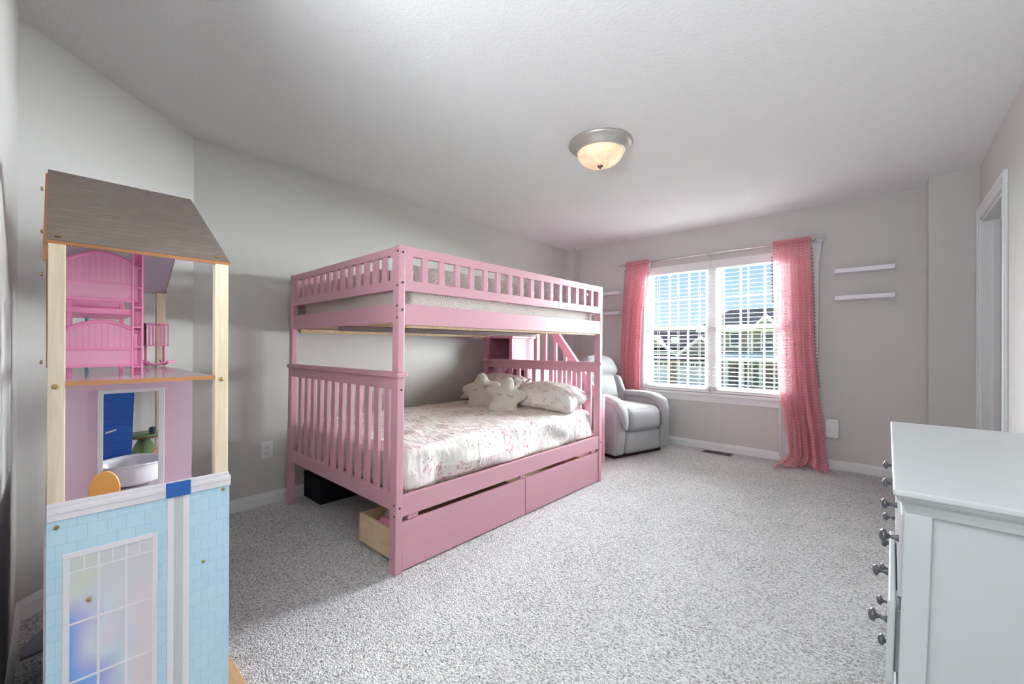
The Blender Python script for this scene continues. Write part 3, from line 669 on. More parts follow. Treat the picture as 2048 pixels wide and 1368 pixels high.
def curtain(name, label, left, right, y0, amp, folds, mat, ztop, zbot, fullness, seed, puddle=0.0, group=None, tassels=None):
    root = thing(name, label, 'curtain', ((left[0][1] + right[0][1]) / 2, y0, zbot), group=group)
    hgt = ztop - zbot
    def P(u, v):
        z = ztop - v * hgt
        xl, xr_ = lerp_tab(left, z), lerp_tab(right, z)
        uu = u + 0.012 * math.sin(u * 17 + v * 3 + seed)
        g = min(1, v * 12)                                     # gathered tightly at the rod pocket
        a = amp * (0.35 + 0.65 * min(1, v * 5)) * (1 + 0.5 * v)
        y = y0 - a * (0.72 * math.sin(2 * math.pi * folds * uu + 0.8 * math.sin(v * 2.4 + seed)) + 0.28 * math.sin(2 * math.pi * folds * 2.3 * uu + seed + v * 2)) 
        y += 0.004 * (1 - g) * math.sin(u * 180)
        x = xl + (xr_ - xl) * u
        if puddle and z < 0.14:
            k = (0.14 - z) / 0.14; y -= puddle * k * k * (0.8 + 0.35 * math.sin(u * 6 + 1)); z = max(z, 0.012 + 0.03 * abs(math.sin(u * 8)) * k)
            x += (u - 0.5) * 0.06 * k
        return (x, min(y, YW - 0.008), z)
    wid = abs(right[0][1] - left[0][1]) * fullness
    build(MB().grid(P, 150, 90, lambda u, v: (u * wid, v * hgt)), 'drape', mat, root)
    # rod pocket header
    def Q(u, v):
        th = v * 2 * math.pi; x = left[0][1] + (right[0][1] - left[0][1]) * u
        rr = 0.019 + 0.004 * math.sin(u * 140 + seed) + (0.012 if math.sin(th) > 0.9 else 0)
        return (x, y0 + math.cos(th) * rr, ztop + math.sin(th) * rr)
    build(MB().grid(Q, 90, 16, lambda u, v: (u * wid, v * 0.1)), 'rod_pocket', mat, root)
    if tassels:
        for side, (za, zb) in tassels:
            mb = MB(); z = za; k = 0
            while z > zb:
                v = (ztop - z) / hgt; p = Vector(P(0.0 if side == 'l' else 1.0, v)); s = -1 if side == 'l' else 1
                mb.lathe([(0.0012, 0), (0.005, -0.006), (0.007, -0.016), (0.0, -0.017)], (p.x + s * 0.006, p.y - 0.004, p.z), 7)
                z -= 0.033; k += 1
            pts = [P(0.0 if side == 'l' else 1.0, (ztop - (za + (zb - za) * q / 20)) / hgt) for q in range(21)]
            mb.tube(pts, 0.0022, 6)
            build(mb, 'tassel_trim', m_tassel, root)
curtain('curtain', 'sheer white curtain hanging behind the pink lace at the right of the window', [(2.2, -0.80), (1.0, -0.80), (0, -0.795)], [(2.2, -0.445), (1.9, -0.475), (1.2, -0.48), (0, -0.47)], 4.803, 0.009, 5, m_sheer, 2.125, 0.012, 2, 2.0, group='white sheer curtains')
curtain('curtain', 'sheer white curtain hanging behind the pink lace at the left of the window', [(2.2, -2.42), (0, -2.46)], [(2.2, -2.10), (1.7, -2.12), (0, -2.14)], 4.803, 0.009, 5, m_sheer, 2.125, 0.012, 2, 5.0, group='white sheer curtains')
curtain('curtain', 'pink lace curtain with a tasselled edge right of the window, pooling on the carpet', [(2.2, -0.835), (1.7, -0.825), (1.1, -0.80), (0.7, -0.775), (0.3, -0.72), (0.1, -0.70), (0, -0.76)], [(2.2, -0.533), (1.6, -0.515), (1.1, -0.50), (0.7, -0.47), (0.3, -0.42), (0, -0.405)], 4.715, 0.046, 4.6, m_lace, 2.122, -0.04, 3.4, 1.0, puddle=0.14, group='pink lace curtains', tassels=(('l', (2.0, 1.55)), ('r', (2.05, 0.75))))
curtain('curtain', 'pink lace curtain with a tasselled edge left of the window, behind the armchair', [(2.2, -2.385), (1.1, -2.455), (0.0, -2.46)], [(2.2, -2.095), (1.9, -2.10), (1.5, -2.165), (1.1, -2.185), (0, -2.20)], 4.725, 0.036, 4.3, m_lace, 2.122, 0.02, 3.4, 3.0, group='pink lace curtains', tassels=(('r', (2.0, 1.55)), ('l', (2.05, 0.9))))
rod = thing('curtain_rod', 'brushed nickel double curtain rod above the window', 'curtain rod', (-1.455, 4.75, ROD_Z))
build(MB().tube([(-2.415, 4.715, ROD_Z), (-0.50, 4.715, ROD_Z)], 0.0075, 12), 'front_pole', m_nickel, rod)
build(MB().tube([(-2.415, 4.803, ROD_Z + 0.012), (-0.50, 4.803, ROD_Z + 0.012)], 0.0055, 12), 'rear_pole', m_nickel, rod)
for s, x in ((-1, -2.415), (1, -0.50)):
    build(MB().lathe([(0.0, 0.0), (0.009, 0.0), (0.009, s * 0.008), (0.006, s * 0.01), (0.008, s * 0.03), (0.014, s * 0.045), (0.014, s * 0.05), (0.0, s * 0.05)], (x, 4.715, ROD_Z), 16, 'x'), 'finial', m_nickel, rod)
for x in (-2.40, -1.445, -0.515):
    b = MB().box(x - 0.006, x + 0.006, 4.70, YW, ROD_Z - 0.014, ROD_Z - 0.008).box(x - 0.012, x + 0.012, YW - 0.004, YW, ROD_Z - 0.04, ROD_Z + 0.03)
    b.box(x - 0.005, x + 0.005, 4.700, 4.705, ROD_Z - 0.014, ROD_Z + 0.018).box(x - 0.005, x + 0.005, 4.793, 4.797, ROD_Z - 0.014, ROD_Z + 0.02)
    build(b, 'bracket', m_nickel, rod, bevel=0.001)

# ------------------------------------------------------------------ wall things
m_shelf = plain('white_shelf_lacquer', (238, 238, 244), 0.4, var=0.005)
labs = {('r', 1): 'white floating ledge right of the window, upper of the pair', ('r', 0): 'white floating ledge right of the window, lower of the pair',
        ('l', 1): 'white floating ledge left of the window, upper of the pair', ('l', 0): 'white floating ledge left of the window, lower of the pair'}
for side, x0, x1 in (('r', -0.355, 0.046), ('l', -2.888, -2.487)):
    for up, z in ((1, 1.787 if side == 'r' else 1.779), (0, 1.546 if side == 'r' else 1.528)):
        s = MB().box(x0, x1, 4.742, YW, z, z + 0.012).box(x0, x1, 4.735, 4.745, z, z + 0.037).box(x0, x1, YW - 0.012, YW, z, z + 0.045)
        build(s, 'floating_shelf', m_shelf, cat='shelf', label=labs[(side, up)], group='floating wall ledges', bevel=0.0015)
wb = thing('wall_box', 'white plastic panel box on the far wall beside the pink curtain', 'wall box', (-0.377, YW - 0.025, 0.288))
build(MB().box(-0.427, -0.33, 4.79, YW, 0.29, 0.458), 'box_body', m_trim, wb, bevel=0.008, seg=3)
build(MB().lathe([(0, 0), (0.005, 0), (0.004, 0.006), (0, 0.006)], (-0.330, 4.80, 0.375), 10, 'x'), 'side_knob', m_trim, wb)
ou = thing('wall_outlet', 'white duplex outlet on the left wall at the foot of the bed', 'outlet', (XL, 1.025, 0.383))
build(MB().box(XL, XL + 0.006, 0.986, 1.064, 0.322, 0.443), 'cover_plate', m_trim, ou, bevel=0.003)
m_slot = plain('dark_slot', (60, 60, 62), 0.6)
for z in (0.402, 0.362):
    f = build(MB().box(XL + 0.005, XL + 0.009, 1.009, 1.041, z - 0.014, z + 0.014), 'receptacle', m_trim, ou, bevel=0.003)
    build(MB().box(XL + 0.009, XL + 0.0096, 1.017, 1.019, z - 0.004, z + 0.007).box(XL + 0.009, XL + 0.0096, 1.031, 1.033, z - 0.004, z + 0.007).lathe([(0, 0), (0.002, 0), (0, 0.0006)], (XL + 0.009, 1.025, z - 0.009), 8, 'x'), 'slot', m_slot, f)
v = thing('floor_vent', 'dark slotted metal floor register in the carpet under the window', 'floor vent', (-1.33, 4.71, 0))
m_vent = plain('bronze_vent', (92, 86, 80), 0.4, 0.5)
fr = MB().box(-1.475, -1.19, 4.66, 4.672, 0, 0.006).box(-1.475, -1.19, 4.755, 4.768, 0, 0.006).box(-1.475, -1.46, 4.66, 4.768, 0, 0.006).box(-1.205, -1.19, 4.66, 4.768, 0, 0.006)
build(fr, 'vent_frame', m_vent, v, bevel=0.001)
lv = MB()
for k in range(16): lv.box(-1.455 + k * 0.0158, -1.449 + k * 0.0158, 4.672, 4.755, 0.0005, 0.005)
build(lv, 'louver', m_vent, v)
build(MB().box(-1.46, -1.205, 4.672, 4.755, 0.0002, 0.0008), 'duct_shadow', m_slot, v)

# ------------------------------------------------------------------ ceiling light
LC = (-1.39, 2.39)
cl = thing('ceiling_light', 'flush mount ceiling light with stepped nickel ring and warm alabaster bowl', 'ceiling light', (LC[0], LC[1], H))
build(MB().lathe([(0.0, H), (0.202, H), (0.204, H - 0.008), (0.196, H - 0.014), (0.190, H - 0.022), (0.180, H - 0.026), (0.176, H - 0.036), (0.166, H - 0.042), (0.162, H - 0.052), (0.152, H - 0.060), (0.146, H - 0.058), (0.0, H - 0.04)], (LC[0], LC[1], 0), 64), 'ring', m_nickel, cl)
def bowl_mat():
    a = NT('alabaster_glass'); v = a.coord(); n = a.noise(v, 9, 4, 0.6, dist=2.5)
    col = a.ramp(n, [(0.3, lin((250, 196, 160))), (0.7, lin((255, 228, 196)))])
    d = a.n('ShaderNodeBsdfPrincipled'); a.l(col, d.inputs['Base Color']); d.inputs['Roughness'].default_value = 0.25
    a.l(col, d.inputs['Emission Color']); d.inputs['Emission Strength'].default_value = 0.48
    a.l(d.outputs[0], a.out.inputs[0]); return a.m
bw = [(0.148 * math.cos(t * math.pi / 2) ** 0.75 if t < 1 else 0.0, H - 0.055 - 0.088 * math.sin(t * math.pi / 2)) for t in [k / 14 for k in range(15)]]
build(MB().lathe(bw, (LC[0], LC[1], 0), 56), 'glass_bowl', bowl_mat(), cl)
build(MB().lathe([(0.0, H - 0.138), (0.018, H - 0.142), (0.019, H - 0.147), (0.008, H - 0.151), (0.010, H - 0.155), (0.007, H - 0.160), (0.0, H - 0.164)], (LC[0], LC[1], 0), 20), 'finial', plain('dark_bronze', (120, 98, 88), 0.35, 0.7), cl)

# ------------------------------------------------------------------ dresser
m_dres = plain('pale_grey_dresser_paint', (206, 210, 212), 0.4, spec=0.35, var=0.01, nscale=4)
m_knob = plain('pewter_knob', (112, 114, 118), 0.32, 0.75, var=0.1, nscale=60)
ds = thing('dresser', 'pale grey six drawer dresser with round pewter knobs against the right wall', 'dresser', (0.25, 1.86, 0))
DX0, DX1, DY0, DY1, DT = 0.03, 0.486, 1.305, 2.425, 0.80
def dl(p):                                            # the near end stands a touch out at the foot
    k = max(0, 0.775 - p[2]) * 0.028 * max(0, (2.4 - p[1]) / 1.1); return (p[0] - k, p[1], p[2])
def dp(mb, name, mat=m_dres, parent=None, **k): return build(mb, name, mat, parent or ds, fn=dl, **k)
dp(MB().box(0.009, 0.490, 1.285, 2.448, DT - 0.016, DT), 'dresser_top', bevel=0.005, seg=3)
mold = [(0.0, DT - 0.016), (0.004, DT - 0.024), (0.012, DT - 0.034), (0.016, DT - 0.046), (0.018, DT - 0.056)]
mb = MB(); lp = [(0.013 + a, 1.289 + a, 0.486, 2.444 - a, z) for a, z in mold]
for (xa, ya, xb, yb, z), (xa2, ya2, xb2, yb2, z2) in zip(lp, lp[1:]):
    mb.add([(xa, ya, z), (xb, ya, z), (xb, yb, z), (xa, yb, z), (xa2, ya2, z2), (xb2, ya2, z2), (xb2, yb2, z2), (xa2, yb2, z2)],
           [(0, 1, 5, 4), (1, 2, 6, 5), (2, 3, 7, 6), (3, 0, 4, 7)])
dp(mb, 'cove_molding', smooth=True)
dp(MB().box(DX0 + 0.02, DX1, DY0 + 0.012, DY1 - 0.012, 0.09, DT - 0.03), 'dresser_body')
for y0, y1 in ((DY0, DY0 + 0.012), (DY1 - 0.012, DY1)):
    e = MB().box(DX0, DX0 + 0.045, y0, y1, 0, DT - 0.056).box(DX1 - 0.045, DX1, y0, y1, 0, DT - 0.056).box(DX0, DX1, y0, y1, 0.07, 0.14)
    dp(e, 'end_frame', bevel=0.002)
fs = MB().box(DX0, DX0 + 0.02, DY0 + 0.0125, DY0 + 0.03, 0, DT - 0.056).box(DX0, DX0 + 0.02, DY1 - 0.03, DY1, 0, DT - 0.056).box(DX0, DX0 + 0.02, 1.85, 1.88, 0.1, DT - 0.056)
fs.box(DX0 + 0.001, DX0 + 0.02, DY0 + 0.013, DY1, 0.07, 0.105).box(DX0 + 0.001, DX0 + 0.02, DY0 + 0.013, DY1, DT - 0.075, DT - 0.056)
dp(fs, 'face_frame', bevel=0.001)
for (ya, yb, ks) in ((DY0 + 0.033, 1.847, (1.42, 1.712)), (1.883, DY1 - 0.033, (1.975, 2.275))):
    for r, zc in enumerate((0.632, 0.422, 0.212)):
        out = 0.010 if (r == 2 and ya > 1.8) else (0.016 if (r == 1 and ya < 1.8) else 0.0)
        x0 = DX0 - 0.006 - out
        q = MB().box(x0, x0 + 0.014, ya, yb, zc - 0.098, zc + 0.098)
        if out: q.box(x0 + 0.014, DX0 + 0.10, ya + 0.02, ya + 0.03, zc - 0.08, zc + 0.07).box(x0 + 0.014, DX0 + 0.10, yb - 0.03, yb - 0.02, zc - 0.08, zc + 0.07)
        dr = dp(q, 'drawer', bevel=0.003)
        for ky in ks:
            dp(MB().lathe([(0.0, 0.0), (0.008, 0.0), (0.008, -0.003), (0.005, -0.008), (0.0045, -0.016), (0.008, -0.021), (0.0155, -0.024), (0.0165, -0.029), (0.013, -0.034), (0.005, -0.037), (0.0, -0.0375)], (x0, ky, zc + 0.012), 20, 'x'), 'knob', m_knob, dr)

# ------------------------------------------------------------------ dollhouse
dh = thing('dollhouse', 'tall wooden dollhouse with brown shingle roof and pale blue clapboard front', 'dollhouse', (-1.77, 0.155, 0))
def clap_mat(name, c1, c2, line, sx=9.0, sz=24.0, rough=0.45, spec=0.35):
    """printed staggered shingle boards"""
    a = NT(name); tcn = a.n('ShaderNodeTexCoord'); sp = a.n('ShaderNodeSeparateXYZ'); a.l(tcn.outputs['Object'], sp.inputs[0])
    cb = a.n('ShaderNodeCombineXYZ'); hx = a.math('ADD', sp.outputs[0], sp.outputs[1]); a.l(hx, cb.inputs[0]); a.l(sp.outputs[2], cb.inputs[1])
    br = a.n('ShaderNodeTexBrick'); a.l(cb.outputs[0], br.inputs['Vector']); br.inputs['Scale'].default_value = 1.0
    br.inputs['Color1'].default_value = lin(c1); br.inputs['Color2'].default_value = lin(c2); br.inputs['Mortar'].default_value = lin(line)
    br.inputs['Brick Width'].default_value = 1 / sx; br.inputs['Row Height'].default_value = 1 / sz; br.inputs['Mortar Size'].default_value = 0.0007; br.inputs['Mortar Smooth'].default_value = 0.3
    st = a.coord(scale=(160, 160, 6)); n = a.noise(st, 1.0, 3)
    col = a.mix(a.math('MULTIPLY', n, 0.3), br.outputs[0], lin(line))
    a.principled(col, rough, spec=spec); return a.m
m_clap = clap_mat('blue_clapboard_print', (192, 219, 235), (185, 214, 232), (160, 198, 220), 32, 30)
m_blue = clap_mat('dark_blue_clapboard_print', (38, 88, 168), (32, 80, 158), (20, 58, 128), 2, 38)
m_roof = clap_mat('brown_shingle_print', (122, 110, 102), (112, 100, 94), (92, 82, 76), 28, 70)
m_lav = plain('lavender_print', (206, 196, 214), 0.5, var=0.03)
m_lil = plain('pink_wallpaper_print', (222, 190, 208), 0.5, var=0.03, nscale=3)
m_wprint = plain('white_print', (226, 222, 228), 0.45, var=0.01)
m_bluep = plain('blue_cap_print', (40, 92, 165), 0.4, var=0.03)
m_floorp = plain('pale_floor_print', (214, 200, 208), 0.12, spec=0.6, var=0.05, nscale=10)
def dhp(mb, name, mat, parent=None, **k): return build(mb, name, mat, parent or dh, **k)
FX, BXh, NY, FYh = -1.30, -2.24, -0.006, 0.315
EZ = 1.335
posts = []
for x, d in ((FX, -1), (BXh, 1)):
    for y0, y1 in ((NY, NY + 0.026), (FYh - 0.029, FYh)):
        p = dhp(MB().box(x, x + d * 0.03, y0, y1, 0.02, EZ), 'post', m_birch, bevel=0.002); posts.append(p)
        for z in ((1.033, 0.30) if x == FX else (1.033,)):
            dhp(MB().lathe([(0.0, 0.0), (0.0055, 0.0), (0.0045, 0.003), (0.0, 0.0035)] if d < 0 else [(0.0, 0.0), (0.0055, 0.0), (0.0045, -0.003), (0.0, -0.0035)], (x, (y0 + y1) / 2 - 0.002, z), 12, 'x'), 'screw', m_brass, p)
dhp(MB().box(BXh + 0.03, FX - 0.002, NY + 0.006, FYh - 0.03, 1.034, 1.0425), 'upper_floor', m_floorp)
dhp(MB().box(FX - 0.003, FX, NY + 0.026, FYh - 0.029, 1.033, 1.043), 'floor_edge', m_mdf)
dhp(MB().box(BXh + 0.03, FX - 0.010, NY + 0.006, FYh - 0.01, 0.690, 0.70), 'middle_floor', m_floorp)
dhp(MB().box(BXh + 0.03, FX - 0.010, NY + 0.006, FYh - 0.01, 0.36, 0.37), 'lower_floor', m_floorp)
# roof
RX, RZ = -1.77, 1.620
def slab(x0, z0, x1, z1, t, y0, y1):
    dx, dz = x1 - x0, z1 - z0; L = math.hypot(dx, dz); nx, nz = dz / L * t, -dx / L * t
    return [(x0, z0), (x1, z1), (x1 + nx, z1 + nz), (x0 + nx, z0 + nz)]
for (xe, sgn) in ((FX + 0.003, 1), (BXh - 0.003, -1)):
    pr = slab(xe, 1.341, RX, RZ, -0.008 * sgn, 0, 0)
    low = [(x, z) for x, z in pr]
    rf = dhp(MB().prism(low, NY - 0.003, FYh + 0.003, 'y'), 'roof_panel', m_mdf)
    off = 0.0007; dx, dz = RX - xe, RZ - 1.341; L = math.hypot(dx, dz); nx, nz = -dz / L * -sgn * off, dx / L * -sgn * off
    nx, nz = (abs(dz) / L * off * sgn, abs(dx) / L * off)
    top = MB().add([(xe + nx, NY - 0.002, 1.341 + nz), (xe + nx, FYh + 0.002, 1.341 + nz), (RX + nx, FYh + 0.002, RZ + nz), (RX + nx, NY - 0.002, RZ + nz)], [(0, 1, 2, 3)])
    dhp(top, 'shingle_print', m_roof, rf)
    un = MB().add([(xe - nx * 13.2, NY, 1.341 - nz * 13.2), (xe - nx * 13.2, FYh, 1.341 - nz * 13.2), (RX - nx * 13.2, FYh, RZ - nz * 13.2), (RX - nx * 13.2, NY, RZ - nz * 13.2)], [(0, 1, 2, 3)])
    dhp(un, 'ceiling_print', m_lav, rf)
    for fy in (0.045, 0.93):
        for ft in (0.04, 0.96):
            cx, cz = xe + dx * ft, 1.341 + dz * ft; y = NY + (FYh - NY) * (fy if ft < 0.5 else fy * 0.7 + 0.15)
            if ft > 0.5: y = NY + (FYh - NY) * (0.15 if fy < 0.5 else 0.66)
            dhp(MB().lathe([(0.0, 0.004), (0.004, 0.0035), (0.0055, 0), (0.0, -0.001)], (cx + nx, y, cz + nz), 12), 'screw', m_brass, rf)
# end wall on the near side with a slim gable edge
dhp(MB().box(BXh + 0.03, FX - 0.03, NY - 0.004, NY + 0.004, 0.02, 0.69), 'side_wall', m_lav)
dhp(MB().prism([(FX - 0.012, 1.3), (FX - 0.004, 1.33), (RX, RZ - 0.012), (BXh + 0.006, 1.33), (BXh + 0.03, 1.04), (BXh + 0.036, 1.04), (BXh + 0.05, 1.29), (RX, RZ - 0.05), (FX - 0.03, 1.3)], NY - 0.007, NY - 0.001, 'y'), 'gable_panel', m_mdf)
# divider with a window opening
dv = MB(); X0, X1 = -1.604, -1.596
dv.box(X0, X1, NY + 0.006, 0.088, 0.70, 1.034).box(X0, X1, 0.221, 0.291, 0.70, 1.034).box(X0, X1, 0.088, 0.221, 0.992, 1.034)
wl = dhp(dv, 'divider_wall', m_lil)
dw = MB().box(X1, X1 + 0.0025, 0.084, 0.0955, 0.70, 0.997).box(X1, X1 + 0.0025, 0.2115, 0.225, 0.70, 0.997).box(X1, X1 + 0.0025, 0.084, 0.225, 0.987, 0.997)
dhp(dw, 'window_frame_print', m_wprint, wl, bevel=0.0008)
bpn = dhp(MB().prism([(0.0, 0.70), (0.171, 0.70), (0.181, 1.034), (0.0, 1.034)], -1.804, -1.798, 'x'), 'blue_wall', m_blue)
dhp(MB().prism([(0.1125, 0.846), (0.137, 0.853), (0.138, 0.8585), (0.1135, 0.851)], -1.798, -1.7975, 'x'), 'white_sticker', m_wprint, bpn)
# front panel with trim strip, pilaster and printed window
dhp(MB().box(FX, FX + 0.006, NY, FYh + 0.002, 0.03, 0.756), 'front_panel', m_clap)
sp_ = MB().box(FX, FX + 0.009, NY, FYh + 0.004, 0.752, 0.7795).box(FX, FX + 0.0105, NY, FYh + 0.004, 0.7665, 0.776)
sp_.box(FX, FX + 0.008, NY, FYh + 0.0, 0.7795, 0.788)
dhp(sp_, 'trim_strip', m_wprint, bevel=0.0012)
dhp(MB().box(FX, FX + 0.014, 0.186, 0.2335, 0.752, 0.787), 'downspout_cap', m_bluep, bevel=0.001)
dhp(MB().box(FX + 0.006, FX + 0.011, 0.189, 0.2015, 0.03, 0.752).box(FX + 0.006, FX + 0.011, 0.2185, 0.231, 0.03, 0.752), 'downspout_edge', m_wprint, bevel=0.001)
dhp(MB().box(FX + 0.006, FX + 0.0085, 0.2015, 0.2185, 0.03, 0.752), 'downspout', plain('grey_print', (196, 200, 202), 0.4, var=0.01))
pw = dhp(MB().box(FX + 0.006, FX + 0.008, 0.017, 0.0275, 0.305, 0.677).box(FX + 0.006, FX + 0.008, 0.1615, 0.172, 0.305, 0.677).box(FX + 0.006, FX + 0.008, 0.017, 0.172, 0.6655, 0.677).box(FX + 0.006, FX + 0.008, 0.017, 0.172, 0.305, 0.3165), 'printed_window', m_wprint, bevel=0.0005)
def picture_mat():
    a = NT('blurry_window_picture'); v = a.coord(scale=(1, 9, 5.5)); n = a.noise(v, 1.3, 1, 0.3, out=1); sp = a.n('ShaderNodeSeparateColor'); a.l(n, sp.inputs[0])
    tcn = a.n('ShaderNodeTexCoord'); s2 = a.n('ShaderNodeSeparateXYZ'); a.l(tcn.outputs['Object'], s2.inputs[0])
    yy = a.math('MULTIPLY_ADD', s2.outputs[1], 5.5, 0.78); zz = a.math('MULTIPLY_ADD', s2.outputs[2], 2.7, -0.82)
    # soft blue at the lower left, lilac in the middle, pale pink to the right, pale grey on top
    k1 = a.math('ADD', a.math('ADD', yy, a.math('MULTIPLY', zz, 0.55)), a.math('MULTIPLY_ADD', sp.outputs[0], 1.1, -0.62))
    base = a.ramp(k1, [(0.10, lin((84, 134, 208))), (0.34, lin((122, 160, 218))), (0.48, lin((170, 168, 212))), (0.66, lin((202, 212, 224))), (0.86, lin((220, 204, 212)))])
    topm = a.ramp(zz, [(0.62, (0, 0, 0)), (0.80, (1, 1, 1))])
    col = a.mix(topm, base, lin((206, 206, 212)))
    g = a.math('MULTIPLY', a.ramp(sp.outputs[1], [(0.58, (0, 0, 0)), (0.68, (1, 1, 1))]), 0.35)
    a.principled(a.mix(g, col, lin((212, 220, 176))), 0.3, spec=0.4); return a.m
dhp(MB().box(FX + 0.006, FX + 0.0066, 0.0275, 0.1615, 0.3165, 0.6655), 'window_picture', picture_mat(), pw)
mu = MB()
for y in (0.0715, 0.1165): mu.box(FX + 0.0066, FX + 0.0074, y - 0.0022, y + 0.0022, 0.3165, 0.6655)
for z in (0.634, 0.524, 0.3995): mu.box(FX + 0.0066, FX + 0.0074, 0.0275, 0.1615, z - 0.0018, z + 0.0018)
for y in (0.049, 0.094, 0.139): mu.box(FX + 0.0066, FX + 0.0074, y - 0.0012, y + 0.0012, 0.634, 0.6655)
dhp(mu, 'muntin_print', m_wprint, pw)
for (y, z) in ((0.008, 0.738), (0.056, 0.566), (0.261, 0.571), (0.303, 0.744)):
    dhp(MB().lathe([(0.0, -0.001), (0.0042, -0.0005), (0.0042, 0.001), (0.002, 0.002), (0, 0.002)], (FX + 0.0065 + (0.002 if z == 0.566 else 0), y, z), 12, 'x'), 'screw', m_brass)
# screws on the near side wall edge, base and the feet
for z in (1.45, 1.36, 1.27, 1.085): dhp(MB().lathe([(0.0, -0.004), (0.004, -0.003), (0.0045, 0), (0, 0)], (FX - 0.02, NY - 0.007, z), 10, 'y'), 'screw', m_brass)
dhp(MB().box(BXh, FX + 0.004, NY, FYh + 0.002, 0.004, 0.03), 'base_board', m_birch, bevel=0.002)
build(MB().box(-2.15, -1.46, FYh + 0.012, 0.43, 0.0, 0.02), 'toy_tray', wood('honey_wood', (206, 164, 120), (222, 184, 140), (3, 30, 40)), cat='toy tray', label='honey coloured wooden board on the carpet beside the dollhouse', bevel=0.002)
build(MB().prism([(-2.36, -0.07), (-2.60, 0.06), (-2.30, 0.06), (-2.28, -0.07)], 0.001, 0.010, 'z'), 'play_board', plain('slate_board', (120, 118, 132), 0.6), cat='board', label='grey lavender flat board lying on the carpet behind the dollhouse')

# toys in the dollhouse
m_tpink = plain('pink_toy_plastic', (244, 150, 196), 0.3, spec=0.5, var=0.02, coat=0.2)
m_tpale = plain('pale_pink_toy_plastic', (246, 178, 210), 0.3, spec=0.5, var=0.02)
tb = thing('toy_bunk_bed', 'pink plastic toy bunk bed with ladder on the dollhouse upper floor', 'toy bunk bed', (-1.62, 0.085, 1.0425))
Z0 = 1.0425; TY0, TY1 = 0.018, 0.152
def arch(zb, zs, rise): return [(TY0, zb), (TY1, zb), (TY1, zs)] + [(TY1 + (TY0 - TY1) * k / 12, zs + rise * math.sin(math.pi * k / 12)) for k in range(1, 12)] + [(TY0, zs)]
for x in (-1.47, -1.775):
    for (zb, zs, rise) in ((1.068, 1.155, 0.026), (1.235, 1.325, 0.030)):
        pn = build(MB().prism(arch(zb, zs, rise), x - 0.006, x, 'x'), 'end_panel', m_tpale, tb, bevel=0.001)
        rim = MB(); pts = [(x - 0.003, TY0 + (TY1 - TY0) * k / 12, zs + rise * math.sin(math.pi * k / 12)) for k in range(13)]
        rim.tube(pts, 0.0055, 8).box(x - 0.008, x + 0.003, TY0, TY1, zb + 0.042, zb + 0.045).box(x - 0.008, x + 0.004, TY0, TY1, zb - 0.002, zb + 0.003)
        build(rim, 'rim', m_tpink, pn)
        gr = MB()
        for k in range(1, 12): gr.box(x, x + 0.0008, TY0 + (TY1 - TY0) * k / 12 - 0.0008, TY0 + (TY1 - TY0) * k / 12 + 0.0008, zb + 0.048, zs + rise * math.sin(math.pi * k / 12) - 0.006)
        build(gr, 'plank_groove', m_tpink, pn)
for z in (1.105, 1.215):
    build(MB().box(-1.774, -1.4775, TY0 + 0.004, TY1 - 0.004, z - 0.014, z), 'bed_deck', m_tpink, tb, bevel=0.001)
for x in (-1.765, -1.49):
    for y in (TY0 + 0.006, TY1 - 0.012): build(MB().box(x, x + 0.010, y, y + 0.010, Z0, 1.25), 'post', m_tpink, tb, bevel=0.001)
ld = MB().box(-1.478, -1.46, 0.140, 0.1435, Z0, 1.40).box(-1.478, -1.46, 0.1585, 0.162, Z0, 1.40)
for k in range(6): ld.box(-1.474, -1.464, 0.1435, 0.1585, Z0 + 0.02 + k * 0.052, Z0 + 0.024 + k * 0.052)
ld.box(-1.480, -1.477, 0.140, 0.162, Z0, 1.40)
build(ld, 'ladder', m_tpink, tb, bevel=0.0006)
hc = thing('toy_rocking_crib', 'small pink plastic toy rocking cradle right of the toy bunk bed', 'toy cradle', (-2.03, 0.26, 1.0425))
Z = 1.0425
tub = MB().box(-2.07, -1.99, 0.225, 0.293, 1.118, 1.123).box(-2.07, -1.99, 0.225, 0.293, 1.196, 1.202)
for k in range(7):
    y = 0.225 + k * 0.0107; tub.box(-1.993, -1.99, y, y + 0.004, 1.12, 1.2); tub.box(-2.07, -2.067, y, y + 0.004, 1.12, 1.2)
tub.box(-2.07, -1.99, 0.225, 0.228, 1.12, 1.2)
build(tub, 'crib_cage', m_tpink, hc)
for y in (0.232, 0.284):
    build(MB().tube([(-2.02, y, Z + 0.012), (-2.028, y, 1.12)], 0.004, 8), 'leg', m_tpink, hc)
    build(MB().tube([(-2.10 + k * 0.02, y, Z + 0.006 + 0.014 * abs((k - 4) / 4) ** 2) for k in range(9)], 0.004, 8), 'rocker', m_tpink, hc)
build(MB().tube([(-1.98, 0.19, Z + 0.02), (-1.98, 0.25, Z + 0.007), (-1.98, 0.31, Z + 0.02)], 0.004, 8), 'rocker', m_tpink, hc)
m_teal = plain('teal_toy_plastic', (90, 176, 168), 0.3)
tt = thing('toy_side_table', 'tiny toy table with pink top and teal legs behind the toy bunk bed', 'toy table', (-1.93, 0.045, Z))
build(MB().puff(-1.99, -1.87, 0.006, 0.092, 1.222, 1.242, 0.008, n=8), 'tabletop', plain('rose_toy_plastic', (220, 120, 150), 0.35), tt)
for y in (0.02, 0.077): build(MB().tube([(-1.93, y, Z), (-1.93, y, 1.224)], 0.005, 8), 'leg', m_teal, tt)
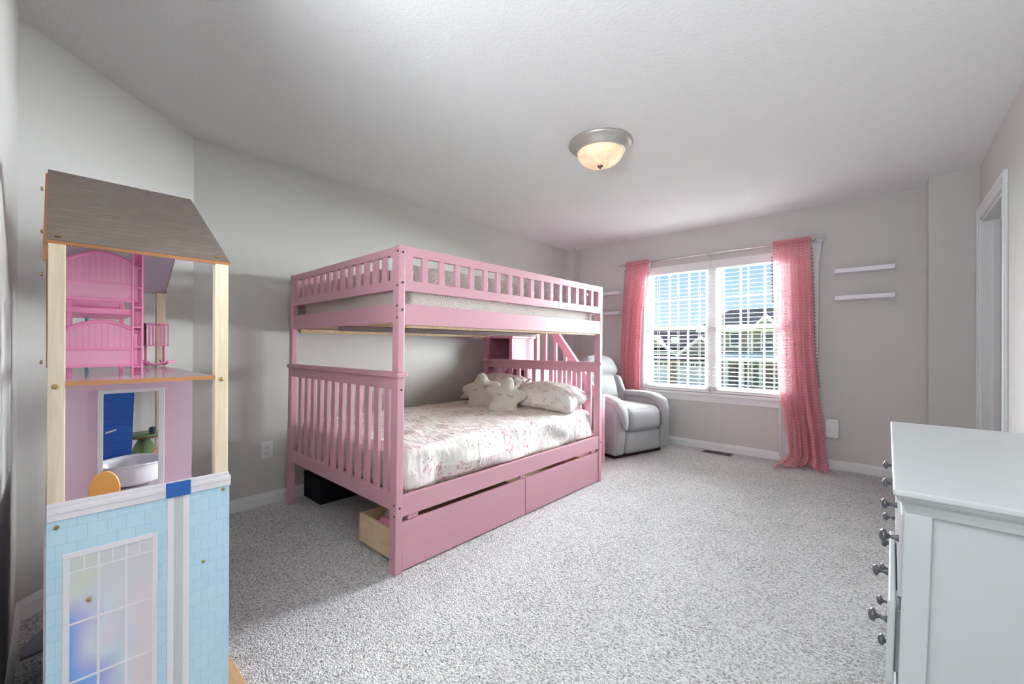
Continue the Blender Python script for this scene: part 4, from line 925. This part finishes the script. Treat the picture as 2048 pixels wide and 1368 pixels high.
# lower room toys
Zm = 0.70
tbm = plain('white_toy_enamel', (240, 240, 246), 0.15, spec=0.6, var=0.01)
bt = thing('toy_bathtub', 'white oval toy bathtub inside the dollhouse middle room', 'toy bathtub', (-1.715, 0.17, Zm))
def tubfn(prof):
    def fn(u, v):
        i = min(int(v * (len(prof) - 1)), len(prof) - 2); t = v * (len(prof) - 1) - i
        r = prof[i][0] * (1 - t) + prof[i + 1][0] * t; z = prof[i][1] * (1 - t) + prof[i + 1][1] * t
        a = u * 2 * math.pi; lift = 0.008 * max(0, (z - 0.735) / 0.03) * abs(math.cos(a)) 
        return (-1.70 + r * 0.85 * math.cos(a), 0.165 + r * 0.92 * math.sin(a), z + lift)
    return fn
prof = [(0.045, 0.702), (0.075, 0.712), (0.088, 0.735), (0.095, 0.760), (0.099, 0.763), (0.098, 0.766), (0.090, 0.762), (0.082, 0.738), (0.06, 0.718), (0.0, 0.714)]
build(MB().grid(tubfn(prof), 40, 27), 'tub_shell', tbm, bt)
m_or = plain('orange_toy_plastic', (226, 168, 92), 0.35, var=0.05)
m_or2 = plain('tan_toy_plastic', (214, 178, 140), 0.35, var=0.05)
def toy_chair(x, y, zt, w, mat, label, dx):
    t = thing('toy_chair', label, 'toy chair', (x, y, Zm), group='toy chairs')
    cz = (zt + Zm + 0.02) / 2; rz = (zt - Zm - 0.02) / 2; pr = [(y + w * math.cos(k * math.pi / 14) * (1 - 0.10 * math.sin(k * math.pi / 14)), cz + rz * math.sin(k * math.pi / 14)) for k in range(28)]
    build(MB().prism(pr, x - 0.006, x + 0.004, 'x'), 'backrest', mat, t, bevel=0.003, seg=3)
    build(MB().puff(x, x + dx, y - w, y + w, Zm + 0.03, Zm + 0.042, 0.005, n=6), 'seat', mat, t)
    for a in (0.004, dx - 0.008 if dx > 0 else dx + 0.008):
        for b in (-w + 0.006, w - 0.006): build(MB().tube([(x + a, y + b, Zm), (x + a, y + b, Zm + 0.032)], 0.003, 6), 'leg', mat, t)
toy_chair(-1.45, 0.090, 0.807, 0.029, m_or, 'round backed orange toy chair in front of the pink room divider', 0.05)
toy_chair(-1.84, 0.245, 0.775, 0.022, m_or2, 'tan toy chair behind the toy bathtub', -0.05)
gt = thing('toy_table', 'green pedestal toy table with a brown edge at the back of the dollhouse middle room', 'toy table', (-2.02, 0.225, Zm))
m_green = plain('green_toy_plastic', (120, 150, 100), 0.3, var=0.1)
build(MB().lathe([(0.0, 0.79), (0.05, 0.79), (0.052, 0.795), (0.05, 0.80), (0.0, 0.80)], (-2.02, 0.228, 0), 28), 'tabletop', m_green, gt)
build(MB().lathe([(0.0505, 0.786), (0.0535, 0.790), (0.0505, 0.793)], (-2.02, 0.228, 0), 28), 'table_edge', plain('brown_toy_plastic', (120, 78, 56), 0.4), gt)
build(MB().lathe([(0.045, 0.70), (0.043, 0.715), (0.03, 0.75), (0.014, 0.785), (0.0, 0.79)], (-2.02, 0.228, 0), 24), 'pedestal', m_green, gt)
build(MB().puff(-1.995, -1.965, 0.236, 0.256, 0.80, 0.826, 0.009, n=6), 'toy_cup', plain('dark_teal_plastic', (40, 66, 74), 0.3), cat='toy cup', label='tiny dark cup standing on the green toy table')
# ------------------------------------------------------------------ outside
GZ = -3.0
def grass_mat():
    a = NT('lawn_grass'); v = a.coord(); n = a.noise(v, 1.2, 4); n2 = a.noise(v, 30, 3)
    a.principled(a.mix(a.math('MULTIPLY', n2, 0.6), a.mix(n, lin((110, 118, 62)), lin((148, 150, 84))), lin((86, 96, 50))), 1.0, spec=0.05); return a.m
build(MB().box(-70, 40, YW + 1.0, 48.5, GZ - 0.3, GZ), 'lawn', grass_mat(), kind='structure')
m_road = plain('grey_concrete', (178, 176, 172), 0.9, var=0.04)
build(MB().box(-19.8, -13.9, 30, 44.9, GZ, GZ + 0.03), 'driveway', m_road, kind='structure')
build(MB().box(-70, 40, 22, 30, GZ, GZ + 0.02), 'street', plain('asphalt', (120, 120, 122), 0.95, var=0.05), kind='structure')
def lap_mat(name, c, freq=5.0):
    a = NT(name); t = a.n('ShaderNodeTexCoord'); s = a.n('ShaderNodeSeparateXYZ'); a.l(t.outputs['Object'], s.inputs[0])
    fz = a.math('FRACT', a.math('MULTIPLY', s.outputs[2], freq)); col = a.mix(a.math('LESS_THAN', fz, 0.12), lin(c), lin(tuple(x * 0.75 for x in c)))
    a.principled(col, 0.8, spec=0.2); return a.m
m_sid = lap_mat('grey_lap_siding', (136, 132, 126)); m_sid2 = lap_mat('taupe_lap_siding', (150, 146, 138))
m_shin = clap_mat('asphalt_shingles', (62, 62, 68), (56, 56, 62), (48, 48, 54), 1.2, 3.0, 1.0, 0.0)
m_wh = plain('white_exterior_trim', (240, 240, 238), 0.6, var=0.01)
m_pane = plain('dark_window_pane', (84, 92, 100), 0.1, spec=0.8, var=0.1)
def gable_roof(x0, x1, ze, zr, y0, y1, axis='x'):
    """ridge along x"""
    ym = (y0 + y1) / 2; return [(y0, ze), (ym, zr), (y1, ze), (y1, ze - 0.25), (ym, zr - 0.25), (y0, ze - 0.25)]
hA = thing('neighbour_house', 'dark roofed two storey house with white porch, through the right window half', 'house', (-9, 49, GZ), group='houses across the street')
def ex(mb, name, mat, root, **k): return build(mb, name, mat, root, **k)
ex(MB().box(-12.9, -4.5, 45.0, 53.0, GZ, 2.9), 'wall', m_sid, hA)
ex(MB().add([(-14.7, 44.4, 2.95), (-3.9, 44.4, 2.95), (-3.9, 53.6, 2.95), (-14.7, 53.6, 2.95), (-12.6, 49, 5.1), (-5.5, 49, 5.1)], [(0, 1, 5, 4), (1, 2, 5), (2, 3, 4, 5), (3, 0, 4), (0, 3, 2, 1)]), 'roof', m_shin, hA)
ex(MB().box(-14.6, -3.9, 44.32, 44.42, 2.6, 2.95), 'fascia', m_wh, hA)
for (xa, xb, za, zb) in ((-12.8, -12.1, 1.0, 2.4), (-11.5, -10.75, 1.3, 2.5), (-8.8, -7.9, 0.85, 2.5), (-6.6, -5.6, 0.9, 2.4)):
    f = ex(MB().box(xa - 0.12, xb + 0.12, 44.93, 45.0, za - 0.12, zb + 0.12), 'house_window', m_wh, hA)
    ex(MB().box(xa, xb, 44.91, 44.935, za, (za + zb) / 2 - 0.04).box(xa, xb, 44.91, 44.935, (za + zb) / 2 + 0.04, zb), 'pane', m_pane, f)
ex(MB().box(-9.75, -9.55, 44.93, 45.0, GZ, 2.6), 'corner_board', m_wh, hA)
ex(MB().prism([(-9.4, 3.0), (-8.37, 4.15), (-7.3, 3.0), (-7.3, 2.8), (-8.37, 3.85), (-9.4, 2.8)], 43.9, 44.9, 'y'), 'dormer_rake', m_wh, hA)
ex(MB().prism([(-9.2, 2.8), (-8.37, 3.85), (-7.5, 2.8)], 44.2, 46.5, 'y'), 'dormer', m_sid2, hA)
ex(MB().prism([(43.0, 0.05), (45.0, 0.55), (45.0, -0.15), (43.0, -0.25)], -12.9, -4.6, 'x'), 'porch_roof', m_wh, hA)
for x in (-12.7, -11.4, -10.05, -8.6, -7.1, -5.6): ex(MB().box(x - 0.11, x + 0.11, 43.15, 43.37, GZ, -0.25), 'porch_post', m_wh, hA)
ex(MB().box(-12.9, -4.6, 43.0, 45.0, GZ, GZ + 0.35), 'porch_floor', m_road, hA)
ex(MB().box(-11.0, -10.2, 44.9, 45.0, GZ + 0.35, -0.7), 'front_door', m_pane, hA)
hB = thing('neighbour_house', 'gabled house with white garage doors, through the left window half', 'house', (-19, 49, GZ), group='houses across the street')
ex(MB().box(-26.0, -14.0, 46.5, 54.0, GZ, 1.2), 'wall', m_sid2, hB)
ex(MB().prism(gable_roof(0, 0, 1.0, 3.4, 46.0, 54.6), -26.4, -14.8, 'x'), 'roof', m_shin, hB)
ex(MB().box(-20.6, -13.3, 45.0, 46.45, GZ, 0.55), 'garage_wall', lap_mat('cream_siding', (214, 208, 196)), hB)
ex(MB().prism([(-16.6, 0.3), (-14.2, 2.1), (-13.2, 1.3), (-13.2, 0.3)], 44.8, 46.4, 'y'), 'gable', m_sid, hB)
ex(MB().prism([(-16.9, 0.2), (-14.2, 2.3), (-13.1, 1.45), (-13.1, 1.1), (-14.2, 1.95), (-16.6, 0.1)], 44.5, 44.8, 'y'), 'gable_rake', m_wh, hB)
ex(MB().prism([(-22.6, 0.5), (-20.2, 2.5), (-17.6, 0.5)], 46.0, 50.0, 'y'), 'gable', m_sid, hB)
ex(MB().prism([(-22.8, 0.5), (-20.2, 2.75), (-17.4, 0.5), (-17.7, 0.4), (-20.2, 2.4), (-22.5, 0.4)], 45.7, 46.0, 'y'), 'gable_rake', m_wh, hB)
ex(MB().box(-18.0, -17.2, 46.42, 46.5, 1.5, 2.2), 'roof_vent', m_wh, hB)
for (xa, xb) in ((-20.3, -17.7), (-16.5, -13.8)):
    gd = ex(MB().box(xa, xb, 44.93, 45.0, GZ, -0.35), 'garage_door', m_wh, hB)
    pn = MB(); n = 5
    for k in range(n):
        w_ = (xb - xa) / n; pn.box(xa + k * w_ + 0.1, xa + (k + 0.45) * w_, 44.91, 44.935, -0.95, -0.62).box(xa + (k + 0.55) * w_, xa + (k + 1) * w_ - 0.1, 44.91, 44.935, -0.95, -0.62)
    ex(pn, 'garage_window', m_pane, gd)
dd = ex(MB().box(-17.45, -16.75, 44.93, 45.0, GZ, -0.35), 'side_door', plain('tan_door', (190, 160, 130), 0.6), hB)
ex(MB().box(-17.3, -16.9, 44.91, 44.935, -1.7, -0.6), 'pane', m_pane, dd)
ex(MB().prism([(43.6, -0.3), (45.0, 0.25), (45.0, -0.3)], -20.8, -13.1, 'x'), 'garage_eave', m_shin, hB)
